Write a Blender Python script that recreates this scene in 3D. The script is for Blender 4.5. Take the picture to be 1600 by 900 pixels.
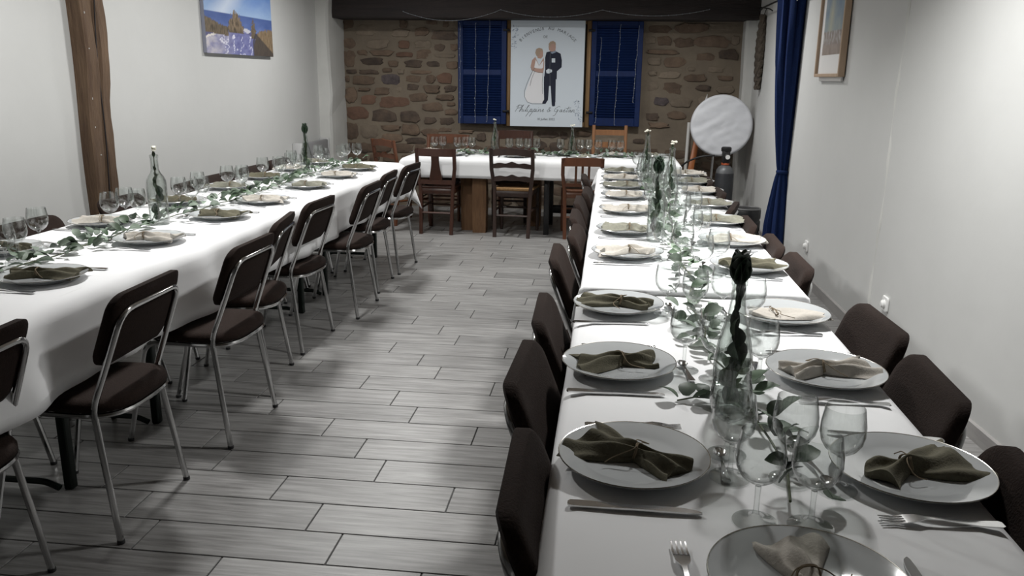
import bpy, math, random
from mathutils import Vector, Matrix
random.seed(7)
for _o in list(bpy.data.objects): bpy.data.objects.remove(_o)
scene = bpy.context.scene
COL = scene.collection
PI = math.pi
# ------------------------------------------------------------------ camera
FPX, PITCH, YAW, ROLL, CAMH = 1278.68, 0.25247, -0.11416, -0.01253, 1.45
cy, sy, cp, sp = math.cos(YAW), math.sin(YAW), math.cos(PITCH), math.sin(PITCH)
fwd = Vector((sy*cp, cy*cp, -sp)); rgt = Vector((cy, -sy, 0)); dwn = fwd.cross(rgt)
rr = math.cos(ROLL)*rgt + math.sin(ROLL)*dwn
dd = -math.sin(ROLL)*rgt + math.cos(ROLL)*dwn
cam = bpy.data.objects.new('camera', bpy.data.cameras.new('camera')); COL.objects.link(cam)
cam.data.sensor_width = 36; cam.data.lens = FPX/1600*36; cam.data.clip_start = 0.05
m = Matrix.Identity(4)
for i in range(3):
    m[i][0], m[i][1], m[i][2] = rr[i], -dd[i], -fwd[i]
m[2][3] = CAMH
cam.matrix_world = m
scene.camera = cam
# ------------------------------------------------------------------ world, lights, exposure
w = bpy.data.worlds.new('world'); scene.world = w; w.use_nodes = True
w.node_tree.nodes['Background'].inputs[0].default_value = (0.8, 0.9, 1, 1)
w.node_tree.nodes['Background'].inputs[1].default_value = 0.05
def lamp(name, loc, power, sx, sy, spread, color=(1, 0.998, 0.98)):
    l = bpy.data.lights.new(name, 'AREA'); l.shape = 'RECTANGLE'; l.size = sx; l.size_y = sy
    l.energy = power; l.color = color; l.spread = math.radians(spread)
    o = bpy.data.objects.new(name, l); COL.objects.link(o); o.location = loc
    return o
for _x, _y, _p, _s in ((-1.9, 3.55, 40, 172), (-1.9, 5.3, 30, 172), (-1.85, 7.15, 38, 165), (.70, 3.3, 42, 124), (.32, 5.3, 7, 108), (.35, 7.15, 34, 150)):  # unseen lamps; the middle pair is added fill to brighten the left wall
    lamp('ceiling_and_fill_light', (_x, _y, 2.6), _p, .2, .2, _s)
vs = scene.view_settings
vs.view_transform = 'Standard'; vs.look = 'None'; vs.gamma = 1; vs.use_curve_mapping = False
vs.exposure = 0.0
scene.cycles.transparent_max_bounces = 40
# ------------------------------------------------------------------ materials
MATS = {}
def mat(name, col, rough=.6, metal=0., noise=None, bump=None, coat=0., spec=None, rnd=0., stretch=(1, 1, 1), col2=None, sheen=0.):
    """principled material; noise=(scale,detail) mixes col and col2, bump=(scale,strength), rnd=per object value variation"""
    if name in MATS: return MATS[name]
    M = bpy.data.materials.new(name); M.use_nodes = True; MATS[name] = M
    nt = M.node_tree; N = nt.nodes; L = nt.links; b = N['Principled BSDF']
    b.inputs['Base Color'].default_value = (*col, 1); b.inputs['Roughness'].default_value = rough
    b.inputs['Metallic'].default_value = metal; b.inputs['Coat Weight'].default_value = coat
    if spec is not None: b.inputs['Specular IOR Level'].default_value = spec
    if sheen: b.inputs['Sheen Weight'].default_value = sheen
    tc = N.new('ShaderNodeTexCoord'); mp = N.new('ShaderNodeMapping'); mp.inputs['Scale'].default_value = stretch
    L.new(tc.outputs['Object'], mp.inputs['Vector'])
    out = None
    oi = N.new('ShaderNodeObjectInfo')
    add = N.new('ShaderNodeVectorMath'); add.operation = 'MULTIPLY_ADD'
    L.new(oi.outputs['Random'], add.inputs[0]); add.inputs[1].default_value = (37, 53, 71)
    L.new(mp.outputs['Vector'], add.inputs[2])
    vec = add.outputs[0] if rnd else mp.outputs['Vector']
    if noise:
        n = N.new('ShaderNodeTexNoise'); n.inputs['Scale'].default_value = noise[0]; n.inputs['Detail'].default_value = noise[1]
        n.inputs['Roughness'].default_value = .65
        L.new(vec, n.inputs['Vector'])
        r = N.new('ShaderNodeValToRGB'); r.color_ramp.elements[0].position = .32; r.color_ramp.elements[1].position = .68
        r.color_ramp.elements[0].color = (*col, 1); r.color_ramp.elements[1].color = (*(col2 or col), 1)
        L.new(n.outputs['Fac'], r.inputs['Fac']); out = r.outputs['Color']
    if rnd:
        hs = N.new('ShaderNodeHueSaturation'); mr = N.new('ShaderNodeMapRange')
        mr.inputs['To Min'].default_value = 1-rnd; mr.inputs['To Max'].default_value = 1+rnd
        L.new(oi.outputs['Random'], mr.inputs['Value']); L.new(mr.outputs[0], hs.inputs['Value'])
        if out: L.new(out, hs.inputs['Color'])
        else: hs.inputs['Color'].default_value = (*col, 1)
        out = hs.outputs['Color']
    if out: L.new(out, b.inputs['Base Color'])
    if bump:
        n2 = N.new('ShaderNodeTexNoise'); n2.inputs['Scale'].default_value = bump[0]; n2.inputs['Detail'].default_value = 4
        L.new(vec, n2.inputs['Vector'])
        bp = N.new('ShaderNodeBump'); bp.inputs['Strength'].default_value = bump[1]; bp.inputs['Distance'].default_value = .01
        L.new(n2.outputs['Fac'], bp.inputs['Height']); L.new(bp.outputs[0], b.inputs['Normal'])
    return M
def glass(name, tint):
    """clear thin glass: a transparent and a glossy lobe mixed by a two-sided Schlick term"""
    M = bpy.data.materials.new(name); M.use_nodes = True; MATS[name] = M
    nt = M.node_tree; N = nt.nodes; L = nt.links; N.remove(N['Principled BSDF'])
    t = N.new('ShaderNodeBsdfTransparent')
    g = N.new('ShaderNodeBsdfGlossy'); g.inputs['Roughness'].default_value = .03
    lw = N.new('ShaderNodeLayerWeight'); lw.inputs['Blend'].default_value = .5
    pw = N.new('ShaderNodeMath'); pw.operation = 'POWER'; pw.inputs[1].default_value = 3.; L.new(lw.outputs['Facing'], pw.inputs[0])
    cm = N.new('ShaderNodeMix'); cm.data_type = 'RGBA'; cm.inputs[6].default_value = (*tint, 1); cm.inputs[7].default_value = (*[c*.45 for c in tint], 1)
    L.new(pw.outputs[0], cm.inputs[0]); L.new(cm.outputs[2], t.inputs[0])      # longer way through the wall at the edges
    ma = N.new('ShaderNodeMath'); ma.operation = 'MULTIPLY_ADD'; ma.inputs[1].default_value = .80; ma.inputs[2].default_value = .07; L.new(pw.outputs[0], ma.inputs[0])
    mx = N.new('ShaderNodeMixShader'); L.new(ma.outputs[0], mx.inputs[0]); L.new(t.outputs[0], mx.inputs[1]); L.new(g.outputs[0], mx.inputs[2])
    L.new(mx.outputs[0], N['Material Output'].inputs[0])
    return M
def vcol(name, rough=.7):
    M = bpy.data.materials.new(name); M.use_nodes = True; MATS[name] = M
    nt = M.node_tree; a = nt.nodes.new('ShaderNodeVertexColor'); a.layer_name = 'print'
    b = nt.nodes['Principled BSDF']; b.inputs['Roughness'].default_value = rough
    nt.links.new(a.outputs[0], b.inputs['Base Color'])
    return M
WALL = mat('white_plaster', (.515, .517, .507), .85, noise=(1.3, 4), col2=(.49, .492, .482), bump=(9, .12))
WALLD = mat('white_plaster_pier', (.56, .56, .54), .85, noise=(2, 4), col2=(.50, .50, .48), bump=(9, .15))
CEIL = mat('ceiling_boards', (.26, .22, .18), .9)  # unseen ceiling, assumed dark wood and kept dark to cut bounce light
GROUT = mat('grout', (.10, .10, .10), .9)
TILE = mat('wood_look_tile', (.125, .121, .118), .36, noise=(3.2, 12), col2=(.30, .296, .29), rnd=.15, stretch=(1.1, 17, 1), bump=(14, .05))
MORTAR = mat('lime_mortar', (.19, .155, .115), .95, noise=(3, 6), col2=(.145, .118, .09), bump=(16, .7))
ST = [mat('stone_buff', (.20, .16, .12), .92, noise=(9, 6), col2=(.15, .12, .09), rnd=.12, bump=(22, .8)),
      mat('stone_brown', (.155, .108, .075), .92, noise=(9, 6), col2=(.09, .062, .045), rnd=.2, bump=(22, .8)),
      mat('stone_dark', (.105, .075, .055), .92, noise=(9, 6), col2=(.05, .037, .03), rnd=.2, bump=(22, .9)),
      mat('stone_red', (.17, .095, .065), .92, noise=(9, 6), col2=(.11, .065, .045), rnd=.15, bump=(22, .8)),
      mat('stone_slate', (.11, .09, .09), .92, noise=(14, 6), col2=(.05, .04, .042), rnd=.1, bump=(26, 1.))]
BEAM = mat('dark_beam_wood', (.022, .015, .014), .8, noise=(4, 6), col2=(.012, .009, .009), stretch=(.6, 6, 6), bump=(12, .4))
POSTW = mat('old_oak', (.125, .078, .045), .85, noise=(5, 8), col2=(.065, .036, .02), stretch=(5, 5, .6), bump=(18, .8))
BLUE = mat('blue_shutter_paint', (.005, .019, .085), .55, noise=(20, 3), col2=(.004, .014, .065), spec=.25)
OAKS = mat('window_frame_wood', (.33, .20, .09), .7, noise=(8, 4), col2=(.25, .15, .07), stretch=(4, 4, .5))
IRON = mat('black_iron', (.01, .01, .012), .5, .6)
CHROME = mat('chrome_tube', (.50, .50, .50), .16, 1.)
BROWN = mat('brown_seat_cloth', (.022, .013, .010), .95, noise=(160, 2), col2=(.015, .009, .007), bump=(220, .3), spec=.2)
BLACKP = mat('black_plastic', (.012, .012, .013), .45)
GREENM = mat('dark_green_steel', (.008, .016, .012), .4, .3)
CLOTH = mat('white_table_paper', (.88, .885, .895), .75, bump=(5, .18))
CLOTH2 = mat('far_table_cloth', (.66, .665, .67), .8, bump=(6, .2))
PLATE = mat('glazed_porcelain', (.54, .56, .57), .08, coat=.6)
SILVER = mat('silver_rim', (.62, .60, .56), .2, 1.)
STEEL = mat('cutlery_steel', (.6, .6, .6), .14, 1.)
OLIVE = mat('olive_linen', (.132, .122, .082), .95, noise=(60, 3), col2=(.10, .092, .062), bump=(260, .18))
SAGE = mat('sage_linen', (.245, .24, .195), .95, noise=(60, 3), col2=(.19, .187, .15), bump=(260, .18))
BEIGE = mat('beige_linen', (.53, .495, .445), .95, noise=(60, 3), col2=(.44, .41, .365), bump=(260, .18))
TWINE = mat('jute_twine', (.20, .155, .10), .9)
LEAF = [mat('eucalyptus_leaf', (.07, .112, .062), .5, noise=(30, 2), col2=(.045, .08, .045), rnd=.45),
        mat('silver_eucalyptus_leaf', (.19, .24, .185), .6, noise=(30, 2), col2=(.135, .18, .135), rnd=.35),
        mat('dark_leaf', (.028, .052, .030), .45, noise=(30, 2), col2=(.018, .036, .02), rnd=.3)]
STEM = mat('leaf_stem', (.07, .085, .04), .7)
PETAL = mat('cream_petal', (.72, .70, .60), .7)
GLASS = glass('clear_glass', (.975, .985, .98))
BGLASS = glass('bottle_glass', (.93, .947, .935))
PANE = glass('window_pane', (.25, .27, .3))
MAHOG = mat('mahogany', (.055, .019, .010), .4, noise=(6, 6), col2=(.035, .012, .007), stretch=(4, 4, .6))
WALNUT = mat('dark_walnut', (.040, .020, .014), .5, noise=(6, 6), col2=(.022, .011, .008), stretch=(4, 4, .6))
BEECH = mat('stained_beech', (.12, .042, .018), .4, noise=(6, 6), col2=(.085, .030, .013), stretch=(4, 4, .6))
PINE = mat('honey_pine', (.26, .12, .05), .5, noise=(6, 6), col2=(.19, .085, .035), stretch=(4, 4, .6))
RUSH = mat('rush_straw', (.30, .17, .07), .9, noise=(60, 3), col2=(.18, .10, .04))
PILLAR = mat('rough_pine_post', (.16, .085, .038), .8, noise=(5, 7), col2=(.095, .046, .02), stretch=(5, 5, .6), bump=(20, .5))
CUSHION = mat('dark_patterned_cushion', (.02, .018, .025), .9, noise=(40, 4), col2=(.09, .075, .08))
CURT = mat('blue_curtain_cloth', (.008, .022, .085), .9, noise=(90, 3), col2=(.006, .016, .065), bump=(200, .3), spec=.2)
WHITEP = mat('white_plastic', (.75, .75, .74), .4)
BASEB = mat('grey_baseboard_tile', (.25, .24, .235), .5, noise=(3, 6), col2=(.33, .32, .31), stretch=(6, 1, 6))
HEATER = mat('grey_enamel', (.20, .20, .205), .45)
SHEET = mat('white_wrapped_fabric', (.58, .59, .62), .6, bump=(7, .35))
CYLM = mat('grey_gas_bottle_paint', (.045, .047, .052), .5, .3, noise=(9, 4), col2=(.032, .033, .037))
CYLTOP = mat('light_grey_bottle_shoulder', (.12, .125, .13), .45, .3)
ORANGE = mat('orange_varnished_wood', (.36, .12, .035), .45, noise=(6, 5), col2=(.26, .08, .025), stretch=(4, 4, .6))
REDP = mat('red_orange_collar', (.45, .09, .03), .5)
PALE = mat('pale_enamel', (.62, .62, .60), .5)
DRIED = mat('dried_woven_plant', (.035, .027, .02), .95, noise=(40, 6), col2=(.085, .068, .052), bump=(60, 1.))
BOARD = mat('sign_board_white', (.58, .635, .69), .7)
INK = mat('sign_ink_grey', (.10, .11, .12), .8)
NAVY = mat('sign_ink_navy', (.010, .013, .030), .8)
SKINI = mat('sign_ink_peach', (.42, .27, .22), .8)
HAIRI = mat('sign_ink_blond', (.36, .27, .20), .8)
DRESS = mat('sign_ink_white', (.70, .70, .72), .8)
SPRIGI = mat('sign_ink_blue_grey', (.24, .29, .38), .8)
WIREM = mat('pale_wire', (.30, .32, .34), .5)
BULB = mat('tiny_clear_bulb', (.30, .34, .40), .3)
FRAMEW = mat('light_oak_frame', (.42, .31, .22), .6, noise=(6, 4), col2=(.35, .25, .17), stretch=(4, 4, .6))
MATB = mat('picture_mat_board', (.66, .65, .64), .8)
PRINT = vcol('photo_print', .55)
# ------------------------------------------------------------------ mesh helpers
class G:
    def __init__(s): s.v = []; s.f = []
    def add(s, v, f):
        k = len(s.v); s.v += [tuple(p) for p in v]; s.f += [tuple(i+k for i in q) for q in f]; return s
    def box(s, x0, y0, z0, x1, y1, z1):
        v = [(x, y, z) for z in (z0, z1) for y in (y0, y1) for x in (x0, x1)]
        return s.add(v, [(0, 2, 3, 1), (4, 5, 7, 6), (0, 1, 5, 4), (2, 6, 7, 3), (0, 4, 6, 2), (1, 3, 7, 5)])
    def bbox(s, x0, y0, z0, x1, y1, z1, b=.004):
        """box with chamfered vertical edges and top and bottom rings"""
        c = [(x0+b, y0), (x1-b, y0), (x1, y0+b), (x1, y1-b), (x1-b, y1), (x0+b, y1), (x0, y1-b), (x0, y0+b)]
        cx, cyy = (x0+x1)/2, (y0+y1)/2
        def ins(p): return (p[0]+(b if p[0] < cx else -b)*.7, p[1]+(b if p[1] < cyy else -b)*.7)
        rings = [[(*ins(p), z0) for p in c], [(*p, z0+b) for p in c], [(*p, z1-b) for p in c], [(*ins(p), z1) for p in c]]
        return s.rings(rings)
    def rings(s, R, cap=True, closed=True):
        n = len(R[0]); v = [p for r in R for p in r]; f = []
        for i in range(len(R)-1):
            for j in range(n if closed else n-1):
                k = (j+1) % n; f.append((i*n+j, i*n+k, (i+1)*n+k, (i+1)*n+j))
        if cap: f += [tuple(range(n-1, -1, -1)), tuple((len(R)-1)*n+j for j in range(n))]
        return s.add(v, f)
    def lathe(s, prof, seg=24, c=(0, 0, 0), close=False):
        R = [[(c[0]+r*math.cos(2*PI*j/seg), c[1]+r*math.sin(2*PI*j/seg), c[2]+z) for j in range(seg)] for r, z in prof]
        return s.rings(R, cap=not close)
    def tube(s, pts, r, seg=8, closed=False, cap=True):
        P = [Vector(p) for p in pts]; n = len(P); R = []
        t0 = None; nrm = None
        for i in range(n):
            if closed: t = (P[(i+1) % n]-P[i-1])
            else: t = P[min(i+1, n-1)]-P[max(i-1, 0)]
            t.normalize()
            if nrm is None:
                a = Vector((0, 0, 1)) if abs(t.z) < .9 else Vector((1, 0, 0)); nrm = t.cross(a).normalized()
            else:
                nrm = (nrm-t*nrm.dot(t)).normalized()
            b = t.cross(nrm); rad = r(i/(n-1)) if callable(r) else r
            R.append([tuple(P[i]+rad*(math.cos(2*PI*k/seg)*nrm+math.sin(2*PI*k/seg)*b)) for k in range(seg)])
        if closed: R.append(R[0]); return s.rings(R, cap=False)
        return s.rings(R, cap=cap)
    def prism(s, poly, ax, lo, hi, b=0.):
        """polygon [(a,b)] extruded along axis 'x','y','z' from lo to hi, optionally with an inset bevel"""
        def P(p, h):
            return {'z': (p[0], p[1], h), 'y': (p[0], h, p[1]), 'x': (h, p[0], p[1])}[ax]
        if not b: return s.rings([[P(p, lo) for p in poly], [P(p, hi) for p in poly]])
        cx = sum(p[0] for p in poly)/len(poly); cz = sum(p[1] for p in poly)/len(poly)
        def ins(p):
            d = math.hypot(p[0]-cx, p[1]-cz) or 1; k = max(0, 1-b/d); return (cx+(p[0]-cx)*k, cz+(p[1]-cz)*k)
        sg = 1 if hi > lo else -1
        return s.rings([[P(ins(p), lo) for p in poly], [P(p, lo+sg*b) for p in poly], [P(p, hi-sg*b) for p in poly], [P(ins(p), hi) for p in poly]])
    def grid(s, nu, nv, fn, closed_u=False):
        v = [fn(i/(nu-1), j/(nv-1)) for i in range(nu) for j in range(nv)]
        return s.add(v, [(i*nv+j, i*nv+j+1, (i+1)*nv+j+1, (i+1)*nv+j) for i in range(nu-1) for j in range(nv-1)])
    def xf(s, M):
        s.v = [tuple(M @ Vector(p)) for p in s.v]; return s
    def mesh(s, name, material, smooth=True, angle=40):
        me = bpy.data.meshes.new(name); me.from_pydata(s.v, [], s.f); me.update()
        if material: me.materials.append(material)
        import bmesh
        bm = bmesh.new(); bm.from_mesh(me); bmesh.ops.recalc_face_normals(bm, faces=bm.faces); bm.to_mesh(me); bm.free()
        if smooth:
            me.polygons.foreach_set('use_smooth', [True]*len(me.polygons))
            try: me.set_sharp_from_angle(angle=math.radians(angle))
            except Exception: pass
        return me
def link(name, me, parent=None, loc=(0, 0, 0), rot=(0, 0, 0), scale=None):
    o = bpy.data.objects.new(name, me); COL.objects.link(o); o.location = loc; o.rotation_euler = rot
    if scale: o.scale = scale
    if parent: o.parent = parent
    return o
def part(name, g, material, parent, label=None, loc=(0, 0, 0), rot=(0, 0, 0), smooth=True, angle=40):
    o = link(name, g.mesh(name, material, smooth, angle), parent, loc, rot)
    if label: o['label'] = label
    return o
def tag(o, label, cat, group=None):
    o['label'] = label; o['category'] = cat
    if group: o['group'] = group
    return o
def thing(name, label, cat, loc=(0, 0, 0), rotz=0, group=None):
    o = bpy.data.objects.new(name, None); COL.objects.link(o); o.empty_display_size = .1
    o.location = loc; o.rotation_euler = (0, 0, rotz); return tag(o, label, cat, group)
def struct(name, g, material, parent=None, smooth=False, label=None):
    o = link(name, g.mesh(name, material, smooth), parent); o['kind'] = 'structure'
    if label: o['label'] = label
    return o
def copy_tree(o, parent=None):
    c = o.copy(); COL.objects.link(c)
    if parent: c.parent = parent
    for ch in list(o.children): copy_tree(ch, c)
    return c
def rrect(w, h, r, n=5, cx=0, cz=0):
    P = []
    for sx, sz, a0 in ((1, 1, 0), (-1, 1, PI/2), (-1, -1, PI), (1, -1, 3*PI/2)):
        for k in range(n+1):
            a = a0+PI/2*k/n; P.append((cx+sx*(w/2-r)+r*math.cos(a), cz+sz*(h/2-r)+r*math.sin(a)))
    return P
def fillet(pts, r, n=5):
    """round the inner corners of a 3-D polyline"""
    P = [Vector(p) for p in pts]; out = [P[0]]
    for i in range(1, len(P)-1):
        a, b, c = P[i-1], P[i], P[i+1]; d1 = (a-b); d2 = (c-b)
        rr_ = min(r, d1.length*.49, d2.length*.49); p1 = b+d1.normalized()*rr_; p2 = b+d2.normalized()*rr_
        for k in range(n+1):
            t = k/n; out.append(p1*(1-t)**2+b*2*t*(1-t)+p2*t*t)
    out.append(P[-1]); return out
ORD = ['nearest', 'second', 'third', 'fourth', 'fifth', 'sixth', 'seventh', 'eighth', 'ninth', 'tenth', 'eleventh', 'twelfth']
def nth(i): return 'nearest' if i == 0 else ORD[i]+' nearest'
from mathutils import noise as NZ
# ------------------------------------------------------------------ the room
XL, YB, ZC, YF = -3.1, 9.2, 2.66, -2.6
def xr(y):     # the right wall bends slightly at the old plaster seam
    return 1.497+(4.6-y)*.06 if y < 4.6 else 1.497-(y-4.6)*.010
TW, TLN, Y0T, X0T = .1781, .6297, 3.2, -2.828*.1781
fl = struct('floor', G().box(XL-.1, YF-.1, -.06, 2.1, YB+.1, -.006), GROUT, label='grey grout between wood-look floor tiles')
def tile_mesh(L_, nm): return G().bbox(0, 0, -.005, L_-.0045, TW-.0045, 0, .0018).mesh(nm, TILE, False)
tm = tile_mesh(TLN, 'tile')
rest = G(); cnt = 0
offs = [-6.3634+3.535, -5.256, -4.5317]       # joint phase of the three-row bond, in tile widths
for k in range(-12, 70):                       # row k reaches from y(k) away from the camera
    yk = 3.2001-k*TW                           # far edge of row k (k grows towards the camera)
    y0 = yk-TW
    if y0 > YB or yk < YF: continue
    ph = offs[k % 3]*TW
    n0 = math.floor((XL-.02-ph)/TLN); x = ph+n0*TLN
    while x < 1.9:
        if 1.75 < yk < 6.4 and x > -3.2 and x+TLN < (.75 if yk < 3 else 1.6) and x+TLN > -2.35-.12*max(0, yk-5):
            link('tile', tm, fl, (x, y0, 0)); cnt += 1
        else:
            rest.bbox(x, y0, -.005, x+TLN-.0045, y0+TW-.0045, 0, .0018)
        x += TLN
for k in range(-45, -12):
    yk = 3.2001-k*TW; y0 = yk-TW
    if y0 > YB: continue
    ph = offs[k % 3]*TW; x = ph+math.floor((XL-.02-ph)/TLN)*TLN
    while x < 1.9:
        if yk < 6.4 and x > -3.2 and x+TLN < 1.0 and x+TLN > -2.2:
            link('tile', tm, fl, (x, y0, 0)); cnt += 1
        else:
            rest.bbox(x, y0, -.005, x+TLN-.0045, y0+TW-.0045, 0, .0018)
        x += TLN
o = part('tile_field', rest, TILE, fl, smooth=False); o['kind'] = 'stuff'
struct('ceiling', G().box(XL-.2, YF-.2, ZC, 2.2, YB+.3, ZC+.1), CEIL, label='dark wood ceiling above the room, out of view')
struct('wall_left', G().box(XL-.15, YF-.1, -.06, XL, YB+.2, ZC), WALL, label='smooth white plaster wall with the old post')
ys = [YF-.1, 0, 2, 3.4, 4.56, 4.64, 6, 7.6, YB+.2]
R = [[(xr(y)+(.0 if 4.5 < y < 4.7 else 0), y, -.06), (xr(y), y, ZC), (xr(y)+.15, y, ZC), (xr(y)+.15, y, -.06)] for y in ys]
wr = struct('wall_right', G().rings(R), WALL, label='white plaster wall with a vertical seam')
# old plaster seam: a narrow raised, uneven ridge
g = G(); random.seed(3)
pts = [(xr(4.6)+.013, 4.66+.012*math.sin(z*7)+random.uniform(-.006, .006)-.02*z, .2+z) for z in [i*.06 for i in range(41)]]
g.tube(pts, lambda t: .020+.004*math.sin(t*40)-.004*t, 8)
part('plaster_seam', g, WALLD, wr)
struct('wall_front', G().box(XL-.1, YF-.15, -.06, 2.2, YF, ZC), WALL, label='white wall behind the photographer')
wb = struct('wall_back', G().grid(60, 30, lambda a, b: (XL-.1+a*4.75, YB+.012*math.sin(a*31+b*5)*math.sin(b*23)+.004*random.random(), -.05+b*(ZC+.1))), MORTAR, smooth=True, label='rubble stone wall pointed with sandy mortar')
STONES = [(-2.97,1.94,-2.85,2.05,1),(-2.83,1.86,-2.59,1.99,0),(-2.42,1.86,-2.22,1.94,0),(-2.33,1.95,-2.24,2.04,1),(-2.16,1.87,-2.01,1.96,1),(-1.97,1.83,-1.69,1.93,2),(-1.85,1.96,-1.78,2.05,1),(-2.04,1.99,-1.91,2.04,1),(-1.77,1.95,-1.68,2.05,0),(-2.98,1.73,-2.84,1.84,1),(-2.72,1.73,-2.45,1.83,0),(-2.35,1.74,-2.22,1.82,3),(-2.17,1.74,-1.97,1.82,0),(-1.94,1.71,-1.83,1.79,2),(-1.77,1.72,-1.68,1.79,1),(-2.82,1.66,-2.7,1.72,1),(-2.67,1.66,-2.41,1.72,1),(-2.39,1.65,-2.18,1.7,3),(-2.16,1.63,-1.98,1.73,1),(-1.96,1.64,-1.71,1.69,0),(-2.98,1.54,-2.84,1.71,1),(-2.79,1.56,-2.52,1.64,2),(-2.47,1.54,-2.36,1.61,1),(-2.28,1.54,-2.08,1.62,2),(-2.03,1.54,-1.88,1.61,2),(-1.82,1.52,-1.69,1.61,1),(-2.96,1.46,-2.83,1.51,2),(-2.8,1.46,-2.57,1.51,2),(-2.54,1.48,-2.42,1.53,1),(-2.37,1.47,-2.29,1.52,0),(-2.21,1.47,-1.97,1.51,1),(-2.97,1.38,-2.92,1.44,1),(-2.88,1.34,-2.63,1.44,1),(-2.56,1.35,-2.33,1.46,4),(-2.28,1.38,-2.11,1.45,1),(-2.05,1.37,-1.94,1.46,1),(-1.92,1.37,-1.74,1.49,3),(-2.98,1.14,-2.84,1.31,1),(-2.82,1.28,-2.68,1.31,1),(-2.64,1.24,-2.46,1.32,1),(-2.4,1.26,-2.31,1.33,0),(-2.27,1.29,-2.13,1.36,2),(-2.08,1.27,-1.89,1.35,1),(-1.84,1.28,-1.7,1.35,2),(-2.79,1.13,-2.62,1.24,3),(-2.6,1.1,-2.25,1.22,3),(-2.24,1.17,-2.03,1.26,1),(-1.93,1.19,-1.72,1.25,1),(-1.81,1.13,-1.72,1.17,1),(-2.97,0.96,-2.71,1.1,3),(-2.68,0.94,-2.4,1.08,2),(-2.36,0.94,-2.11,1.07,2),(-2.1,1.06,-1.86,1.16,1),(-1.83,1.03,-1.69,1.1,1),(-2.07,0.93,-1.93,1.0,2),(-1.89,0.92,-1.73,1.0,2),(-2.97,0.74,-2.83,0.93,1),(-2.81,0.75,-2.6,0.91,0),(-2.57,0.84,-2.35,0.91,1),(-2.33,0.8,-2.13,0.92,1),(-2.11,0.79,-1.91,0.88,1),(-1.9,0.84,-1.76,0.89,1),(-2.57,0.71,-2.33,0.81,1),(-2.29,0.7,-2.06,0.77,2),(-2.96,0.58,-2.73,0.7,2),(0.36,1.92,0.61,2.0,1),(0.65,1.92,0.98,2.02,1),(1.0,1.95,1.3,2.02,0),(0.34,1.81,0.45,1.88,0),(0.46,1.79,0.62,1.89,1),(0.64,1.77,0.85,1.87,1),(0.85,1.77,1.22,1.9,1),(1.23,1.8,1.32,1.9,0),(0.35,1.7,0.7,1.75,1),(0.87,1.64,1.07,1.72,1),(1.12,1.65,1.32,1.76,2),(0.38,1.59,0.51,1.67,0),(0.56,1.56,0.78,1.68,1),(1.0,1.52,1.18,1.58,0),(0.81,1.53,0.89,1.57,0),(0.39,1.48,0.48,1.53,0),(0.5,1.45,0.74,1.53,0),(0.77,1.42,1.0,1.5,1),(1.11,1.44,1.29,1.49,1),(0.38,1.32,0.51,1.42,0),(0.55,1.29,0.75,1.41,1),(0.9,1.33,1.06,1.39,2),(0.47,1.16,0.62,1.26,4),(0.63,1.15,0.87,1.25,0),(0.6,1.03,0.83,1.11,1),(0.39,1.01,0.53,1.09,2),(0.42,0.93,0.64,0.99,1),(1.12,1.3,1.3,1.39,0),(0.92,1.18,1.1,1.27,0),(1.16,1.16,1.35,1.24,0),(0.93,1.02,1.12,1.1,0),(-0.81,0.8,-0.56,0.88,2),(-0.54,0.79,-0.46,0.87,2),(-0.36,0.82,-0.2,0.88,1),(-0.81,0.67,-0.68,0.76,2),(-0.65,0.65,-0.51,0.75,2),(-0.4,0.66,-0.31,0.76,1),(0.25,0.76,0.39,0.81,2),(0.25,0.64,0.38,0.69,1),(-0.14,0.75,0.13,0.81,0),(-1.95,0.7,-1.66,0.78,3),(-1.91,0.84,-1.75,0.88,1),(-1.68,0.83,-1.51,0.87,1),(-1.48,0.75,-1.37,0.84,2),(-1.63,0.74,-1.51,0.8,0)]
random.seed(11)
def stone(g, x0, z0, x1, z1):
    w_, h_ = x1-x0, z1-z0; cx, cz = (x0+x1)/2, (z0+z1)/2; n = 13; P = []
    for k in range(n):
        a = 2*PI*k/n+random.uniform(-.15, .15); c, s_ = math.cos(a), math.sin(a)
        q = (abs(c)**6+abs(s_)**6)**(-1/6)*random.uniform(.80, 1.12)
        P.append((cx+c*q*w_/2, cz+s_*q*h_/2))
    d = random.uniform(.006, .016)
    def sc(k): return [(cx+(p[0]-cx)*k, cz+(p[1]-cz)*k) for p in P]
    r = [[(p[0], YB+.02, p[1]) for p in P], [(p[0], YB-d*.75, p[1]) for p in sc(.985)], [(p[0], YB-d+random.uniform(-.003, .003), p[1]) for p in sc(.93)], [(p[0], YB-d-.004+random.uniform(-.004, .003), p[1]) for p in sc(.45)]]
    return g.rings(r)
for (x0, z0, x1, z1, t) in STONES:
    o = link('stone', stone(G(), x0, z0, x1, z1).mesh('stone', ST[t], True, 28), wb)
g = G()
z = .02
while z < .62:
    hh = random.uniform(.08, .14); x = XL+.1
    while x < 1.3:
        ww = random.uniform(.14, .32)
        stone(g, x+.012, z+.01, min(x+ww, 1.34)-.012, z+hh-.01); x += ww
    z += hh
o = part('low_stone_courses', g, ST[1], wb); o['kind'] = 'stuff'
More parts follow.
